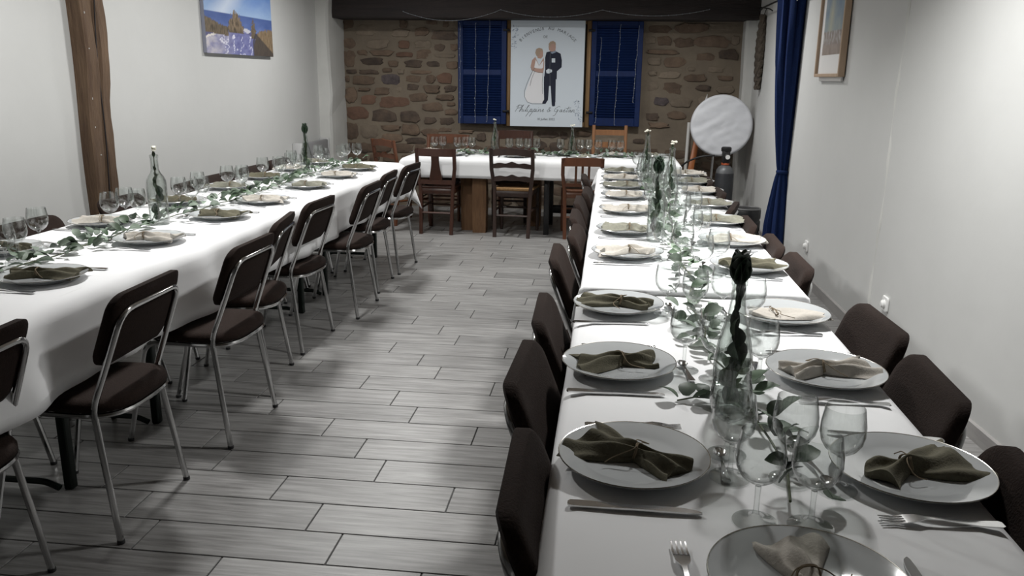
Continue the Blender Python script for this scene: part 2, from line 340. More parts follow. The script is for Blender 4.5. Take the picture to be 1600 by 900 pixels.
# ceiling beam over the stone wall, with the plaster piers at both ends
g = G().bbox(XL+.02, 8.84, 2.035, xr(9)+.1, YB+.05, 2.50, .012)
struct('trim_1', g, BEAM, label='dark heavy timber beam above the stone wall')
R = []
for i in range(14):
    z = i/13*ZC; q = .008*math.sin(z*6)+.005*math.sin(z*17)
    R.append([(XL-.02, 8.68, z), (-2.985+q, 8.68+q, z), (-2.97+q, 8.72, z), (-2.97-q*.5, YB+.03, z), (XL-.02, YB+.03, z)])
struct('trim_2', G().rings(R), WALLD, smooth=False, label='white plaster pier between left wall and stones')
R = []
for i in range(14):
    z = i/13*ZC; q = .006*math.sin(z*5+1)
    R.append([(1.352+q, YB+.03, z), (1.352+q, 9.02, z), (1.375+q, 8.99, z), (1.56, 8.99, z), (1.56, YB+.03, z)])
struct('trim_3', G().rings(R), WALLD, smooth=False, label='white plaster pier between stones and right wall')
yy = [YF, 0, 2, 3.4, 4.6, 6, 7.6, 8.98]
bb = struct('baseboard_right', G().rings([[(xr(y)-.012, y, .0), (xr(y)-.012, y, .068), (xr(y)-.006, y, .074), (xr(y)+.01, y, .074), (xr(y)+.01, y, .0)] for y in yy]), BASEB, label='grey tile skirting along the right wall')
# the old oak post set against the left wall
random.seed(5)
post = thing('oak_post', 'rough old oak post standing against the left wall', 'post', (XL, 4.7, 0))
R = []
for i in range(28):
    z = ZC*i/27; t = z/ZC
    y0, y1 = -.125+.008*math.sin(z*5)-.0*t, .092+.012*math.sin(z*4+1)+.006*math.sin(z*19)-.0*t
    p = .055+.055*t+.006*math.sin(z*9)
    R.append([(-.03, y0, z), (p*.9, y0+.004, z), (p, y0+.02, z), (p+.01*math.sin(z*6), y0+.10, z), (p-.006, y0+.112, z), (p+.012, y0+.125, z), (p+.014, y1-.025, z), (p-.01, y1, z), (-.03, y1+.01, z)])
part('shaft', G().rings(R), POSTW, post, angle=25)
g = G()
for i in range(8):
    z = .5+i*.21+random.uniform(-.05, .05); y_ = -.105+random.uniform(0, .05); xx = .055+.055*z/ZC+.006*math.sin(z*9); g.box(xx-.01, y_, z, xx+.004, y_+random.uniform(.002, .004), z+random.uniform(.005, .012))
part('plaster_splashes', g, WALL, post)['kind'] = 'stuff'
g = G(); g.tube([(.055+.055*z/ZC+.008+.004*math.sin(z*3), -.02+.008*math.sin(z*7)+.03*(z-1.3)*(z > 1.3), z) for z in [.4+.1*i for i in range(23)]], .004, 5)
part('drying_crack', g, BEAM, post)
# ------------------------------------------------------------------ window with shutters and sign
win = struct('window_1', G().box(-1.13, YB-.05, .93, -.23, YB+.01, 2.035), OAKS, label='wooden window frame behind the welcome board')
part('pane', G().box(-1.08, YB-.056, .98, -.28, YB-.048, 2.0), PANE, win)
part('frame_stile', G().bbox(-1.135, YB-.075, .925, -1.085, YB-.04, 2.035), OAKS, win)
part('frame_stile', G().bbox(-.275, YB-.075, .925, -.225, YB-.04, 2.035), OAKS, win)
def shutter(x0, x1, label, hinge_x):
    t = thing('shutter', label, 'shutter', (x0, YB-.09, .945), 0, 'louvred shutters'); W = x1-x0; H = 1.085
    s_ = .055
    for a in (0, W-s_): part('stile', G().bbox(a, -.018, 0, a+s_, .018, H), BLUE, t, smooth=False)
    for z0, z1 in ((0, .085), (.52, .58), (H-.045, H)): part('rail', G().bbox(s_, -.016, z0, W-s_, .016, z1), BLUE, t, smooth=False)
    sl = G().box(s_, -.014, -.004, W-s_, .014, .004).xf(Matrix.Rotation(math.radians(-48), 4, 'X')).mesh('slat', BLUE, False)
    for z0, z1 in ((.085, .52), (.58, H-.045)):
        n = int((z1-z0)/.0262)
        for i in range(n): link('slat', sl, t, (0, 0, z0+(i+.5)*(z1-z0)/n))
    part('backing', G().box(s_*.5, .012, .02, W-s_*.5, .017, H-.02), BLUE, t, smooth=False)
    for z in (.14, .99):
        part('hinge', G().bbox(hinge_x-.035, -.03, z-.012, hinge_x+.035, -.016, z+.012, .003), IRON, t)
    return t
shutter(-1.665, -1.135, 'blue louvred shutter on the left of the welcome board', .53)
shutter(-.225, .315, 'blue louvred shutter on the right of the welcome board', 0)
# welcome board; its print is laid out in fractions of the board (u right, v up)
BX, BZ, BW, BH, BY = -1.085, .928, .79, 1.105, YB-.135
sign = thing('welcome_board', 'white printed wedding welcome board between blue shutters', 'sign', (BX, BY, BZ))
part('board', G().bbox(0, 0, 0, BW, .02, BH, .003), BOARD, sign, smooth=False)
def cr(x, y):  # tracing coordinates of the board print -> board plane
    tl, tr, bl, br = (62, 57), (607, 60), (52, 848), (580, 852)
    v = (y-58)/(850-58); xl = tl[0]+(bl[0]-tl[0])*v; xr_ = tr[0]+(br[0]-tr[0])*v
    return ((x-xl)/(xr_-xl)*BW, BH*(1-v))
def flat(name, poly, material, lvl, label=None):
    P = [cr(*p) for p in poly]; d = -.0008*lvl
    part(name, G().prism(P, 'y', d+.0006, d), material, sign, label, smooth=False)
def stroke(g, pts, wd, lvl=1, conv=True):
    P = [cr(*p) if conv else p for p in pts]; L_, R_ = [], []
    for i in range(len(P)):
        a = P[max(i-1, 0)]; b = P[min(i+1, len(P)-1)]; dx, dz = b[0]-a[0], b[1]-a[1]; d = math.hypot(dx, dz) or 1
        nx, nz = -dz/d*wd/2, dx/d*wd/2
        L_.append((P[i][0]+nx, -.0009*lvl, P[i][1]+nz)); R_.append((P[i][0]-nx, -.0009*lvl, P[i][1]-nz))
    n = len(P); g.add(L_+R_, [(i, i+1, n+i+1, n+i) for i in range(n-1)])
flat('dress', [(240, 330), (232, 400), (218, 440), (190, 520), (165, 590), (162, 630), (180, 660), (215, 672), (290, 672), (302, 660), (298, 560), (292, 450), (300, 400), (302, 340), (268, 395)], DRESS, 1, 'white wedding dress drawn in outline')
flat('bride_arms', [(240, 325), (268, 390), (300, 330), (306, 360), (304, 405), (296, 445), (262, 440), (212, 425), (206, 395), (216, 350)], SKINI, 2)
flat('dress_top', [(243, 345), (232, 405), (255, 410), (285, 412), (298, 405), (300, 350), (268, 392)], DRESS, 3)
flat('bride_face', [(262, 270), (290, 268), (297, 290), (296, 320), (282, 338), (258, 335), (250, 310)], SKINI, 2)
flat('bride_hair', [(268, 258), (292, 266), (296, 285), (278, 282), (272, 305), (262, 322), (248, 318), (240, 295), (246, 268)], HAIRI, 3)
flat('groom_trousers', [(303, 470), (390, 470), (388, 560), (386, 660), (358, 660), (352, 540), (340, 540), (332, 650), (304, 650), (302, 560)], NAVY, 1)
flat('groom_jacket', [(322, 290), (350, 283), (385, 280), (425, 300), (434, 350), (432, 400), (398, 430), (396, 490), (305, 472), (312, 420), (312, 330)], NAVY, 2)
flat('groom_shoe', [(306, 640), (330, 648), (314, 675), (290, 676), (292, 662)], NAVY, 3)
flat('groom_shoe', [(358, 652), (385, 652), (383, 690), (366, 695), (360, 684)], NAVY, 3)
flat('groom_collar', [(352, 292), (388, 276), (392, 290), (362, 302)], SPRIGI, 3)
flat('groom_face', [(340, 225), (362, 212), (384, 218), (390, 250), (386, 280), (358, 286), (340, 275), (337, 250)], SKINI, 3)
flat('groom_hair', [(337, 232), (350, 212), (372, 207), (388, 218), (391, 240), (372, 226), (356, 232), (346, 255)], HAIRI, 4)
flat('gloves', [(318, 425), (335, 412), (362, 420), (362, 435), (340, 448), (322, 445)], BOARD, 4)
flat('medals', [(360, 335), (385, 335), (385, 365), (360, 365)], BOARD, 4)
g = G()
stroke(g, [(236, 405), (215, 440), (180, 520), (160, 580), (160, 625), (182, 665), (215, 676), (290, 675)], .0035, 3)
stroke(g, [(236, 430), (212, 490), (200, 540)], .003, 3); stroke(g, [(296, 440), (290, 520), (292, 600)], .003, 3)
stroke(g, [(206, 400), (214, 425), (262, 442), (290, 442)], .003, 4); stroke(g, [(350, 283), (346, 400), (347, 540)], .004, 5)
part('outline_strokes', g, INK, sign)
def text(s_, size, x, z, rot=0, align='CENTER', material=INK, name='lettering', shear=0.):
    cu = bpy.data.curves.new('t', 'FONT'); cu.body = s_; cu.size = size; cu.align_x = align; cu.shear = shear; cu.extrude = .0004
    o = bpy.data.objects.new('t', cu); COL.objects.link(o)
    dg = bpy.context.evaluated_depsgraph_get(); me = bpy.data.meshes.new_from_object(o.evaluated_get(dg))
    bpy.data.objects.remove(o); me.name = name
    if not me.materials: me.materials.append(material)
    else: me.materials[0] = material
    R_ = Matrix.Rotation(-rot, 4, 'Y') @ Matrix.Rotation(PI/2, 4, 'X')
    me.transform(Matrix.Translation((x, -.0015, z)) @ R_)
    return link(name, me, sign)
arch = 'BIENVENUE AU MARIAGE'
pc = [cr(140, 197), cr(320, 108), cr(522, 197)]
(ax, az), (bx, bz), (cx_, cz_) = pc
mx = (ax+cx_)/2; hw = (cx_-ax)/2; hgt = bz-(az+cz_)/2; rad = (hw*hw+hgt*hgt)/(2*hgt); a_max = math.asin(hw/rad)
for i, ch in enumerate(arch):
    if ch == ' ': continue
    a = -a_max+2*a_max*i/(len(arch)-1)
    text(ch, .044, mx+rad*math.sin(a), bz-rad+rad*math.cos(a)-.026*math.cos(a), rot=-a, name='letter')
p = cr(315, 186); text('DE', .036, p[0], p[1], name='letter')
p = cr(315, 800); text('10 Juillet 2022', .034, p[0], p[1], name='date_lettering')
# handwritten names, drawn as pen strokes (x to the right, y up; x-height 1)
HAND = {'P': [[(.3, 0), (.75, 2.1)], [(.2, 1.5), (.7, 2.2), (1.5, 2.1), (1.4, 1.4), (.6, 1.05)]], 'h': [[(0, 0), (.55, 2.3), (.35, 1.9), (.1, 0), (.35, .9), (.65, .9), (.6, .1), (.9, .2)]],
 'i': [[(.1, .9), (.05, .1), (.4, .2)], [(.35, 1.35), (.4, 1.45)]], 'l': [[(0, .2), (.6, 2.2), (.35, 2.0), (.15, .1), (.45, .2)]], 'p': [[(.35, 1.), (-.25, -1.5), (.3, .7), (.65, .95), (.75, .4), (.3, .05), (.9, .2)]],
 'n': [[(.1, .9), (.05, 0), (.35, .85), (.6, .85), (.6, .1), (.9, .2)]], 'e': [[(.1, .45), (.5, .7), (.35, .95), (.1, .5), (.3, .05), (.7, .25)]], '&': [[(.9, .1), (.25, 1.3), (.5, 1.6), (.65, 1.3), (.05, .5), (.35, 0), (.95, .7)]],
 'G': [[(1.3, 1.7), (.9, 2.0), (.2, 1.2), (.2, .3), (.7, .1), (1.1, .8), (.6, .8)], [(1.1, .8), (.7, -1.0), (.3, -1.2)]], 'a': [[(.6, .8), (.2, .8), (.05, .3), (.3, .05), (.6, .8), (.6, .1), (.9, .2)]],
 'E': [[(.1, .45), (.5, .7), (.35, .95), (.1, .5), (.3, .05), (.7, .25)], [(.25, 1.3), (.3, 1.4)], [(.5, 1.3), (.55, 1.4)]], 't': [[(.4, 1.9), (.15, .1), (.45, .2)], [(-.1, 1.25), (1.0, 1.5)]], ' ': []}
p0 = cr(82, 738); p1 = cr(525, 738); g = G(); x = 0; word = 'Philippine & GaEtan'; adv = {'P': 1.3, 'G': 1.45, ' ': .6, '&': 1.1, 'i': .5, 'l': .5, 'e': .72, 'E': .72, 't': .55}
tot = sum(adv.get(c, .88) for c in word); k = (p1[0]-p0[0])/tot
for c in word:
    for st_ in HAND[c]:
        V = []
        for i in range(len(st_)-1):   # soften the pen line
            for q in range(3):
                t = q/3; V.append((st_[i][0]*(1-t)+st_[i+1][0]*t, st_[i][1]*(1-t)+st_[i+1][1]*t))
        V.append(st_[-1])
        stroke(g, [(p0[0]+(x+a+b*.28)*k, p0[1]+b*k*.75) for a, b in V], .0042, 1, False)
    x += adv.get(c, .88)
part('handwritten_names', g, INK, sign)
random.seed(21)
for (sx, sy_, ex, ey, nm) in ((100, 95, 80, 270, 1), (540, 640, 560, 835, 2)):
    g = G(); stroke(g, [(sx+(ex-sx)*t+8*math.sin(t*9), sy_+(ey-sy_)*t) for t in [i/8 for i in range(9)]], .002)
    for i in range(26):
        t = random.random(); x, y = sx+(ex-sx)*t+random.uniform(-22, 22), sy_+(ey-sy_)*t; a = random.uniform(0, 6.28); l = random.uniform(5, 11)
        P = [cr(x+l*math.cos(a)*q+.35*l*math.sin(a)*r_, y+l*math.sin(a)*q-.35*l*math.cos(a)*r_) for q, r_ in ((-1, 0), (0, 1), (1, 0), (0, -1))]
        g.add([(q[0], -.0009, q[1]) for q in P], [(0, 1, 2, 3)])
    part('leaf_ornament', g, SPRIGI, sign)
# fairy lights: a swag along the beam and thin strands hanging before the shutters
random.seed(8)
def strand(x0, z0, x1, z1, lab, y=YB-.155, swag=None):
    t = thing('string_light', lab, 'string lights', (0, 0, 0), 0, 'fairy light strands')
    n = 16; P = []
    for i in range(n+1):
        q = i/n; sag = -swag*4*q*(1-q) if swag else 0
        P.append((x0+(x1-x0)*q+random.uniform(-.004, .004), y, z0+(z1-z0)*q+sag))
    part('wire', G().tube(P, .0016, 4), WIREM, t)
    b = G()
    for i in range(0, n+1):
        x, y_, z = P[i]; b.lathe([(.001, -.004), (.0032, 0), (.001, .005)], 6, (x+random.uniform(-.008, .008), y_-.004, z))
    part('bulbs', b, BULB, t)['kind'] = 'stuff'
for (a, b_, c, d, l) in ((-1.632, 2.0, -1.635, .95, 'fairy light strand along the far left shutter edge'), (-1.462, 2.0, -1.468, .96, 'fairy light strand on the left half of the left shutter'),
                  (-1.31, 2.03, -1.335, .97, 'fairy light strand on the right half of the left shutter'), (-.12, 1.86, -.155, .98, 'short fairy light strand on the left half of the right shutter'),
                  (.075, 1.99, .045, .96, 'fairy light strand on the right half of the right shutter'), (.265, 1.98, .235, 1.2, 'fairy light strand along the outer right shutter edge')):
    strand(a, b_, c, d, l)
for i, (x0, z0, x1, z1, s_, l) in enumerate(((-2.2, 2.10, -1.17, 2.12, .10, 'thin light wire sagging under the beam beside the left shutter'), (-1.17, 2.12, -.12, 2.12, .07, 'thin light wire sagging under the beam above the welcome board'), (-.12, 2.12, .95, 2.13, .06, 'thin light wire sagging under the beam above the right shutter'))):
    strand(x0, z0, x1, z1, l, 8.83, s_)
# ------------------------------------------------------------------ things on the left wall
def paint(me, fn):
    a = me.color_attributes.new('print', 'FLOAT_COLOR', 'POINT')
    for i, v in enumerate(me.vertices): a.data[i].color = (*fn(v.co), 1)
def fr(u, v, s_, k=0): return .5+.5*NZ.fractal(Vector((u*s_, v*s_, k)), .8, 2., 4)
def mixc(a, b, t): t = max(0, min(1, t)); return tuple(x+(y-x)*t for x, y in zip(a, b))
def beach(co):
    u, v = co[1]/1.27, co[2]/.52
    n = fr(u, v, 6); h = .60
    if v > h: c = mixc((.30, .42, .62), (.07, .17, .48), (v-h)/.4*.9+.25*(n-.5)); c = mixc(c, (.62, .68, .78), max(0, 1-abs(u-.22-.6*(v-.6))*4.5)*.8)
    elif v > .36: c = mixc((.05, .09, .26), (.14, .20, .42), n*(1-(v-.36)*3))
    else: c = (.1, .1, .2)
    dune = .42-max(0, .36-u)*.50-max(0, u-.52)*1.15+.03*(fr(u, 0, 9, 3)-.5)
    if v < max(dune, .30 if u > .5 else 0):
        k = fr(u*1.2, v, 16, 5); r_ = abs(fr(u, v*.5, 8, 9)-.5)
        c = mixc((.085, .09, .24), (.22, .23, .42), k)
        if r_ < .03 and .16 < u < .72 and v < .30: c = mixc(c, (.72, .72, .82), .85)
        if u < .36: c = mixc(c, (.62, .58, .55), (.40-u)*2.6*fr(u, v, 12, 2))
        if abs(v-dune) < .03 and u < .36: c = (.66, .62, .58)
    if .53 < u < .68 and .36+.02*math.sin(u*40) < v < .39+.02*math.sin(u*25): c = (.50, .50, .56)
    def tuft(cx, base, wd, hgt, k=.6):
        e = abs(u-cx-.05*(fr(u, v, 22, 4)-.5))/wd
        return e < 1 and base < v < base+hgt*(1-e*e*.8)*(.75+k*fr(u*7, v*.5, 9, 7))
    gr = fr(u*6, v*.6, 16, 6); gc = mixc((.045, .032, .022), (.30, .225, .15), gr*1.5-.25)
    if tuft(.415, .33, .115, .30): c = mixc(gc, (.03, .03, .02), max(0, (.42-v)*6))
    if tuft(.685, .27, .035, .26): c = mixc(gc, (.04, .04, .03), .35)
    if u > .68 and v < .50-.25*(1-u)-.1*fr(u*9, 0, 5, 3) and v < (u-.66)*3+.1: c = mixc(gc, (.26, .18, .10), .4)
    if u > .66 and v < .36-1.5*abs(u-.72-.25*(.36-v)): c = mixc(c, (.04, .037, .04), .8)
    if u < .31 and .30-.1*u < v < .50-.45*u+.05*fr(u*8, v, 6, 2): c = mixc(gc, (.07, .06, .04), .45)
    return c
cv = thing('canvas_print', 'beach dune canvas print hanging on the left white wall', 'picture', (XL, 6.17, 1.60))
me = G().grid(130, 70, lambda a, b: (.0321, a*1.27, b*.52)).mesh('print', PRINT); paint(me, beach); link('print', me, cv)
part('canvas_edge', G().bbox(.002, 0, 0, .032, 1.27, .52, .002), mat('canvas_side', (.23, .24, .30), .8), cv, smooth=False)
CAPM = mat('light_grey_enamel', (.40, .40, .40), .5)
ht = thing('wall_heater', 'flat grey wall heater low on the left wall by the pier', 'heater', (XL, 7.85, .36))
part('front_panel', G().bbox(.05, .03, 0, .10, .78, .42, .01), HEATER, ht)
part('end_cap', G().bbox(.0, 0, 0, .105, .03, .43, .006), CAPM, ht)
part('end_cap', G().bbox(.0, .78, 0, .105, .81, .43, .006), CAPM, ht)
part('wall_bracket', G().bbox(.0, .1, .05, .05, .7, .35, .004), WHITEP, ht)
# ------------------------------------------------------------------ things on the right wall
def curtain():
    t = thing('curtain', 'royal blue curtain gathered by a tie on the right wall', 'curtain', (1.392, 6.98, 0))
    n = 61; rows = 40; R = []
    for j in range(rows+1):
        z = .06+2.04*j/rows
        if z > .72: k = (z-.72)/1.38; hw = .035+.06*min(1, k*1.6)**.8+.012*k; cx = .035-.03*k; hd = .02+.09*k
        else: k = (.72-z)/.66; hw = .035+.055*min(1, k*1.5)**.7; cx = .035-.005*k; hd = .02+.07*k
        L1, L2 = [], []
        for i in range(n):
            a = 2*PI*i/n; wv = 1+.16*math.sin(a*9+.6*math.sin(z*2.))+.07*math.sin(a*17+z*3)
            L1.append((cx+hw*wv*math.cos(a), hd*1.2*wv*math.sin(a), z))
        R.append(L1)
    part('cloth', G().rings(R), CURT, t, angle=60)
    part('tie_band', G().lathe([(.044, -.014), (.050, -.006), (.050, .006), (.044, .014)], 20, (.035, 0, .72)), CURT, t)
    part('grommet', G().lathe([(.020, -.004), (.026, 0), (.020, .004)], 16).xf(Matrix.Translation((-.01, -.115, 2.065)) @ Matrix.Rotation(PI/2, 4, 'X')), CHROME, t, 'silver ring eyelet')
curtain()
rod = thing('curtain_rod', 'black iron curtain rod running along the right wall', 'curtain rod', (1.37, 6.6, 2.10))
part('bar', G().tube([(0, 0, 0), (0, 1.72, 0)], .008, 8), IRON, rod)
part('finial', G().lathe([(.004, -.03), (.016, -.015), (.018, 0), (.010, .015), (.004, .03)], 12).xf(Matrix.Translation((0, 1.74, 0)) @ Matrix.Rotation(PI/2, 4, 'X')), IRON, rod)
for y in (.2, 1.62): part('bracket', G().tube([(0, y, 0), (.06, y, -.01), (xr(6.6+y)-1.37+.005, y, -.03)], .006, 6), IRON, rod)
g = G(); random.seed(14)
for s_ in range(5):
    ph = s_*1.3; P = [(-.035+.016*math.cos(z*15+ph), .045*math.sin(z*15+ph)*(.55+.45*math.sin(max(.05, min(1, z/.65))*PI)), z) for z in [.70*i/34 for i in range(35)]]
    g.tube(P, lambda t: .012+.020*math.sin(PI*min(1, max(.04, t)))+.005*math.sin(t*60), 7)
wh = thing('dried_plait', 'long dark dried plait hanging on the right wall by the rod', 'wall hanging', (xr(8.5), 8.5, 1.36))
part('plait', g, DRIED, wh); part('cord', G().tube([(-.03, 0, .68), (-.012, 0, .74), (.0, 0, .76)], .004, 5), IRON, wh)
pf = thing('framed_picture', 'tall light wood framed beach painting on the right wall', 'picture', (xr(5.95)-.004, 5.62, 1.475), math.radians(.6))
FW, FH, FD = .62, .80, .042
part('frame_side', G().bbox(-FD, 0, 0, 0, .022, FH, .003), FRAMEW, pf, smooth=False); part('frame_side', G().bbox(-FD, FW-.022, 0, 0, FW, FH, .003), FRAMEW, pf, smooth=False)
part('frame_rail', G().bbox(-FD, .022, 0, 0, FW-.022, .022, .003), FRAMEW, pf, smooth=False); part('frame_rail', G().bbox(-FD, .022, FH-.022, 0, FW-.022, FH, .003), FRAMEW, pf, smooth=False)
part('mat_board', G().box(-.022, .02, .02, -.004, FW-.02, FH-.02), MATB, pf, smooth=False)
def sea(co):
    u, v = (co[1]-.09)/.44, (co[2]-.145)/.60; n = fr(u, v, 5, 2)
    c = mixc((.30, .33, .30), (.10, .17, .28), v*1.1+.6*(n-.5)); c = mixc(c, (.42, .40, .28), max(0, 1-abs(u-.62)*5)*max(0, 1-abs(v-.45)*2.2)*.8)
    if v < .26: c = mixc((.22, .18, .16), (.50, .50, .50), fr(u, v, 14, 3)*1.6-.6)
    if v < .12: c = mixc((.20, .155, .13), (.32, .27, .24), n)
    return c
me = G().grid(40, 50, lambda a, b: (-.0226, .09+a*.44, .145+b*.60)).mesh('print', PRINT); paint(me, sea); link('print', me, pf)
part('spacer', G().box(-.012, .03, -.028, 0, FW-.03, .0), MATB, pf, smooth=False)
for (y, z, l) in ((6.13, .27, 'white wall socket low on right wall near the blue curtain'), (4.42, .30, 'white wall socket low on right wall near the plaster seam')):
    t = thing('wall_socket', l, 'socket', (xr(y), y, z), 0, 'wall sockets')
    part('plate', G().prism(rrect(.08, .08, .012), 'x', .001, -.012, .003), WHITEP, t)
    part('plug', G().lathe([(.002, 0), (.022, .002), (.022, .012), (.014, .02), (.002, .021)], 14).xf(Matrix.Translation((-.010, 0, .0)) @ Matrix.Rotation(-PI/2, 4, 'Y')), WHITEP, t)
# ------------------------------------------------------------------ stored things in the back right corner
dc = thing('covered_disc', 'large round disc wrapped in wrinkled white fabric in the corner', 'tabletop', (1.125, 8.62, .69), 0)
def disc_fn():
    R = []; n = 72
    for (r, d) in [(.001, -.030)]+[(.012*i, -.031) for i in range(1, 25)]+[(.298, -.026), (.306, -.016), (.309, 0), (.306, .02), (.29, .026), (.01, .027)]:
        row = []
        for k in range(n):
            a = 2*PI*k/n; x, z = r*math.cos(a), r*math.sin(a)
            a_ = x*.9+z*.45; b_ = z*.9-x*.45; wr_ = (.013*NZ.noise(Vector((a_*3.2, b_*15, 1.7)))*max(.25, min(1, .75+b_*1.5-x))+.005*NZ.noise(Vector((x*14, z*17, 4))))*(1 if d < -.02 else .0)
            row.append((x, d+wr_, z+.309))
        R.append(row)
    return G().rings(R)
part('wrapped_top', disc_fn(), SHEET, dc, angle=70).rotation_euler = (math.radians(-6), 0, math.radians(-4))
part('stand_pole', G().tube([(-.07, .05, -.685), (-.06, .04, .05)], .014, 8), CHROME, dc)
part('stand_pole', G().tube([(.10, .05, -.685), (.09, .04, .05)], .014, 8), CHROME, dc)
cl = thing('gas_bottle', 'dark grey gas bottle with pressure regulator in front of disc', 'gas bottle', (1.15, 8.32, 0))
part('body', G().lathe([(.06, 0), (.085, .01), (.09, .03), (.09, .545), (.087, .555)], 28), CYLM, cl)
part('shoulder', G().lathe([(.087, .553), (.082, .585), (.062, .615), (.036, .63), (.03, .636)], 28), CYLTOP, cl)
part('collar', G().lathe([(.034, .632), (.04, .638), (.038, .655), (.03, .66)], 20), REDP, cl)
part('valve_block', G().prism(rrect(.072, .085, .008), 'z', .655, .775, .006), BLACKP, cl)
part('valve_cap', G().lathe([(.045, .765), (.05, .772), (.05, .80), (.04, .81)], 16), BLACKP, cl)
ga = part('pressure_gauge', G().lathe([(.004, 0), (.030, 0), (.030, .014), (.024, .018), (.002, .018)], 20), BLACKP, cl, loc=(.01, -.042, .715), rot=(PI/2, 0, 0))
part('dial', G().lathe([(.001, .0185), (.022, .0185), (.022, .0205), (.001, .0205)], 18), WHITEP, ga)
part('outlet', G().tube([(-.03, -.01, .725), (-.11, -.015, .725)], .010, 8), CHROME, cl)
hs = tag(link('gas_hose', G().tube(fillet([(1.04, 8.305, .725), (.90, 8.30, .715), (.72, 8.40, .62), (.68, 8.5, .35), (.68, 8.5, .03), (.90, 8.5, .016)], .12, 6), .009, 8).mesh('gas_hose', BLACKP)), 'thin black rubber hose curving from the gas bottle outlet', 'hose')
lb = thing('leaning_board', 'narrow white board with orange wooden foot leaning on stones', 'board', (.80, 8.9, 0), 0)
Mx = Matrix.Rotation(math.radians(9), 4, 'Y') @ Matrix.Rotation(math.radians(-8), 4, 'X')
part('wooden_foot', G().bbox(-.03, -.015, 0, .03, .015, .92, .004).xf(Mx), ORANGE, lb)
part('white_blade', G().prism([(-.022, .90), (.024, .90), (.028, 1.1), (.022, 1.26), (.008, 1.33), (-.008, 1.25), (-.018, 1.1)], 'y', -.012, .012, .003).xf(Mx), PALE, lb)
part('bolt', G().lathe([(.002, -.005), (.007, -.004), (.007, .004), (.002, .005)], 8).xf(Mx @ Matrix.Translation((0, -.016, .80)) @ Matrix.Rotation(PI/2, 4, 'X')), IRON, lb)
mp_ = thing('metal_post', 'thin grey metal post standing beside the leaning board', 'post', (.83, 9.08, 0)); part('tube', G().tube([(0, 0, .01), (.015, .02, 1.0)], .018, 10), PALE, mp_); part('foot_plate', G().lathe([(.05, 0), (.055, .004), (.05, .01), (.02, .012)], 16), PALE, mp_)
kg = thing('black_drum', 'small black ribbed drum against the right wall', 'drum', (1.27, 7.55, 0))
part('drum_body', G().lathe([(.11, 0), (.12, .01), (.12, .10), (.113, .11), (.113, .12), (.12, .13), (.12, .21), (.113, .22), (.113, .23), (.12, .24), (.12, .31), (.112, .325), (.10, .325)], 30), BLACKP, kg)
part('drum_rim', G().tube([(.113*math.cos(a), .113*math.sin(a), .325) for a in [2*PI*i/30 for i in range(30)]], .007, 6, True), mat('worn_drum_rim', (.12, .12, .12), .4), kg)
# ------------------------------------------------------------------ tables and cloths
def cloth(x0, x1, y0, y1, zt, dl, dr, dn, df, seed, r=.028, wob=.012, nx=44, dy=.035):
    """a cloth laid over the box x0..x1, y0..y1 at height zt with drops on the left, right, near and far sides"""
    rs = random.Random(seed); ph = [rs.uniform(0, 6.28) for _ in range(8)]
    X = [x0-dl*(1-i/8) for i in range(8)]+[x0+(x1-x0)*i/20 for i in range(21)]+[x1+dr*(i+1)/8 for i in range(8)]
    n = max(8, int((y1-y0)/dy))
    Y = [y0-dn*(1-i/7) for i in range(7)]*(dn > 0)+[y0+(y1-y0)*i/n for i in range(n+1)]+[y1+df*(i+1)/7 for i in range(7)]*(df > 0)
    def pt(s, t):
        ex = s-x1 if s > x1 else (s-x0 if s < x0 else 0); ey = t-y1 if t > y1 else (t-y0 if t < y0 else 0)
        x = min(max(s, x0), x1); y = min(max(t, y0), y1)
        d = math.hypot(ex, ey)
        if d == 0:
            e = min(x-x0, x1-x, (y1-y) if df else 9, (y-y0) if dn else 9)
            z = zt-.006*max(0, 1-e/.03)**2+.0012*math.sin(x*23+ph[0])*math.sin(y*9+ph[1]); return (x, y, z)
        # rounded edge then hang
        out = r*math.sin(min(d/r, PI/2)); down = r*(1-math.cos(min(d/r, PI/2)))+max(0, d-r*PI/2)
        ux, uy = ex/d, ey/d
        k = min(1, d/.25)
        wv = k*(wob*math.sin(y*5.1+x*4+ph[2])+wob*.7*math.sin(y*11.3-x*9+ph[3])+.4*wob*math.sin(y*23+x*21+ph[4]))
        if ex and ey: out += .55*min(abs(ex), abs(ey)); down *= 1.0
        o_ = out+wv+.02*k
        return (x+ux*o_, y+uy*o_, zt-.006-down)
    v = [pt(s, t) for t in Y for s in X]; m_ = len(X)
    f = [(j*m_+i, j*m_+i+1, (j+1)*m_+i+1, (j+1)*m_+i) for j in range(len(Y)-1) for i in range(m_-1)]
    g = G().add(v, f); me = bpy.data.meshes.new('tablecloth'); me.from_pydata(g.v, [], g.f); me.update()
    me.polygons.foreach_set('use_smooth', [True]*len(me.polygons))
    return me
def put_cloth(label, material, group, *a, **k):
    me = cloth(*a, **k); me.materials.append(material); o = link('tablecloth', me)
    md = o.modifiers.new('thick', 'SOLIDIFY'); md.thickness = .0015; md.offset = -1
    return tag(o, label, 'tablecloth', group)
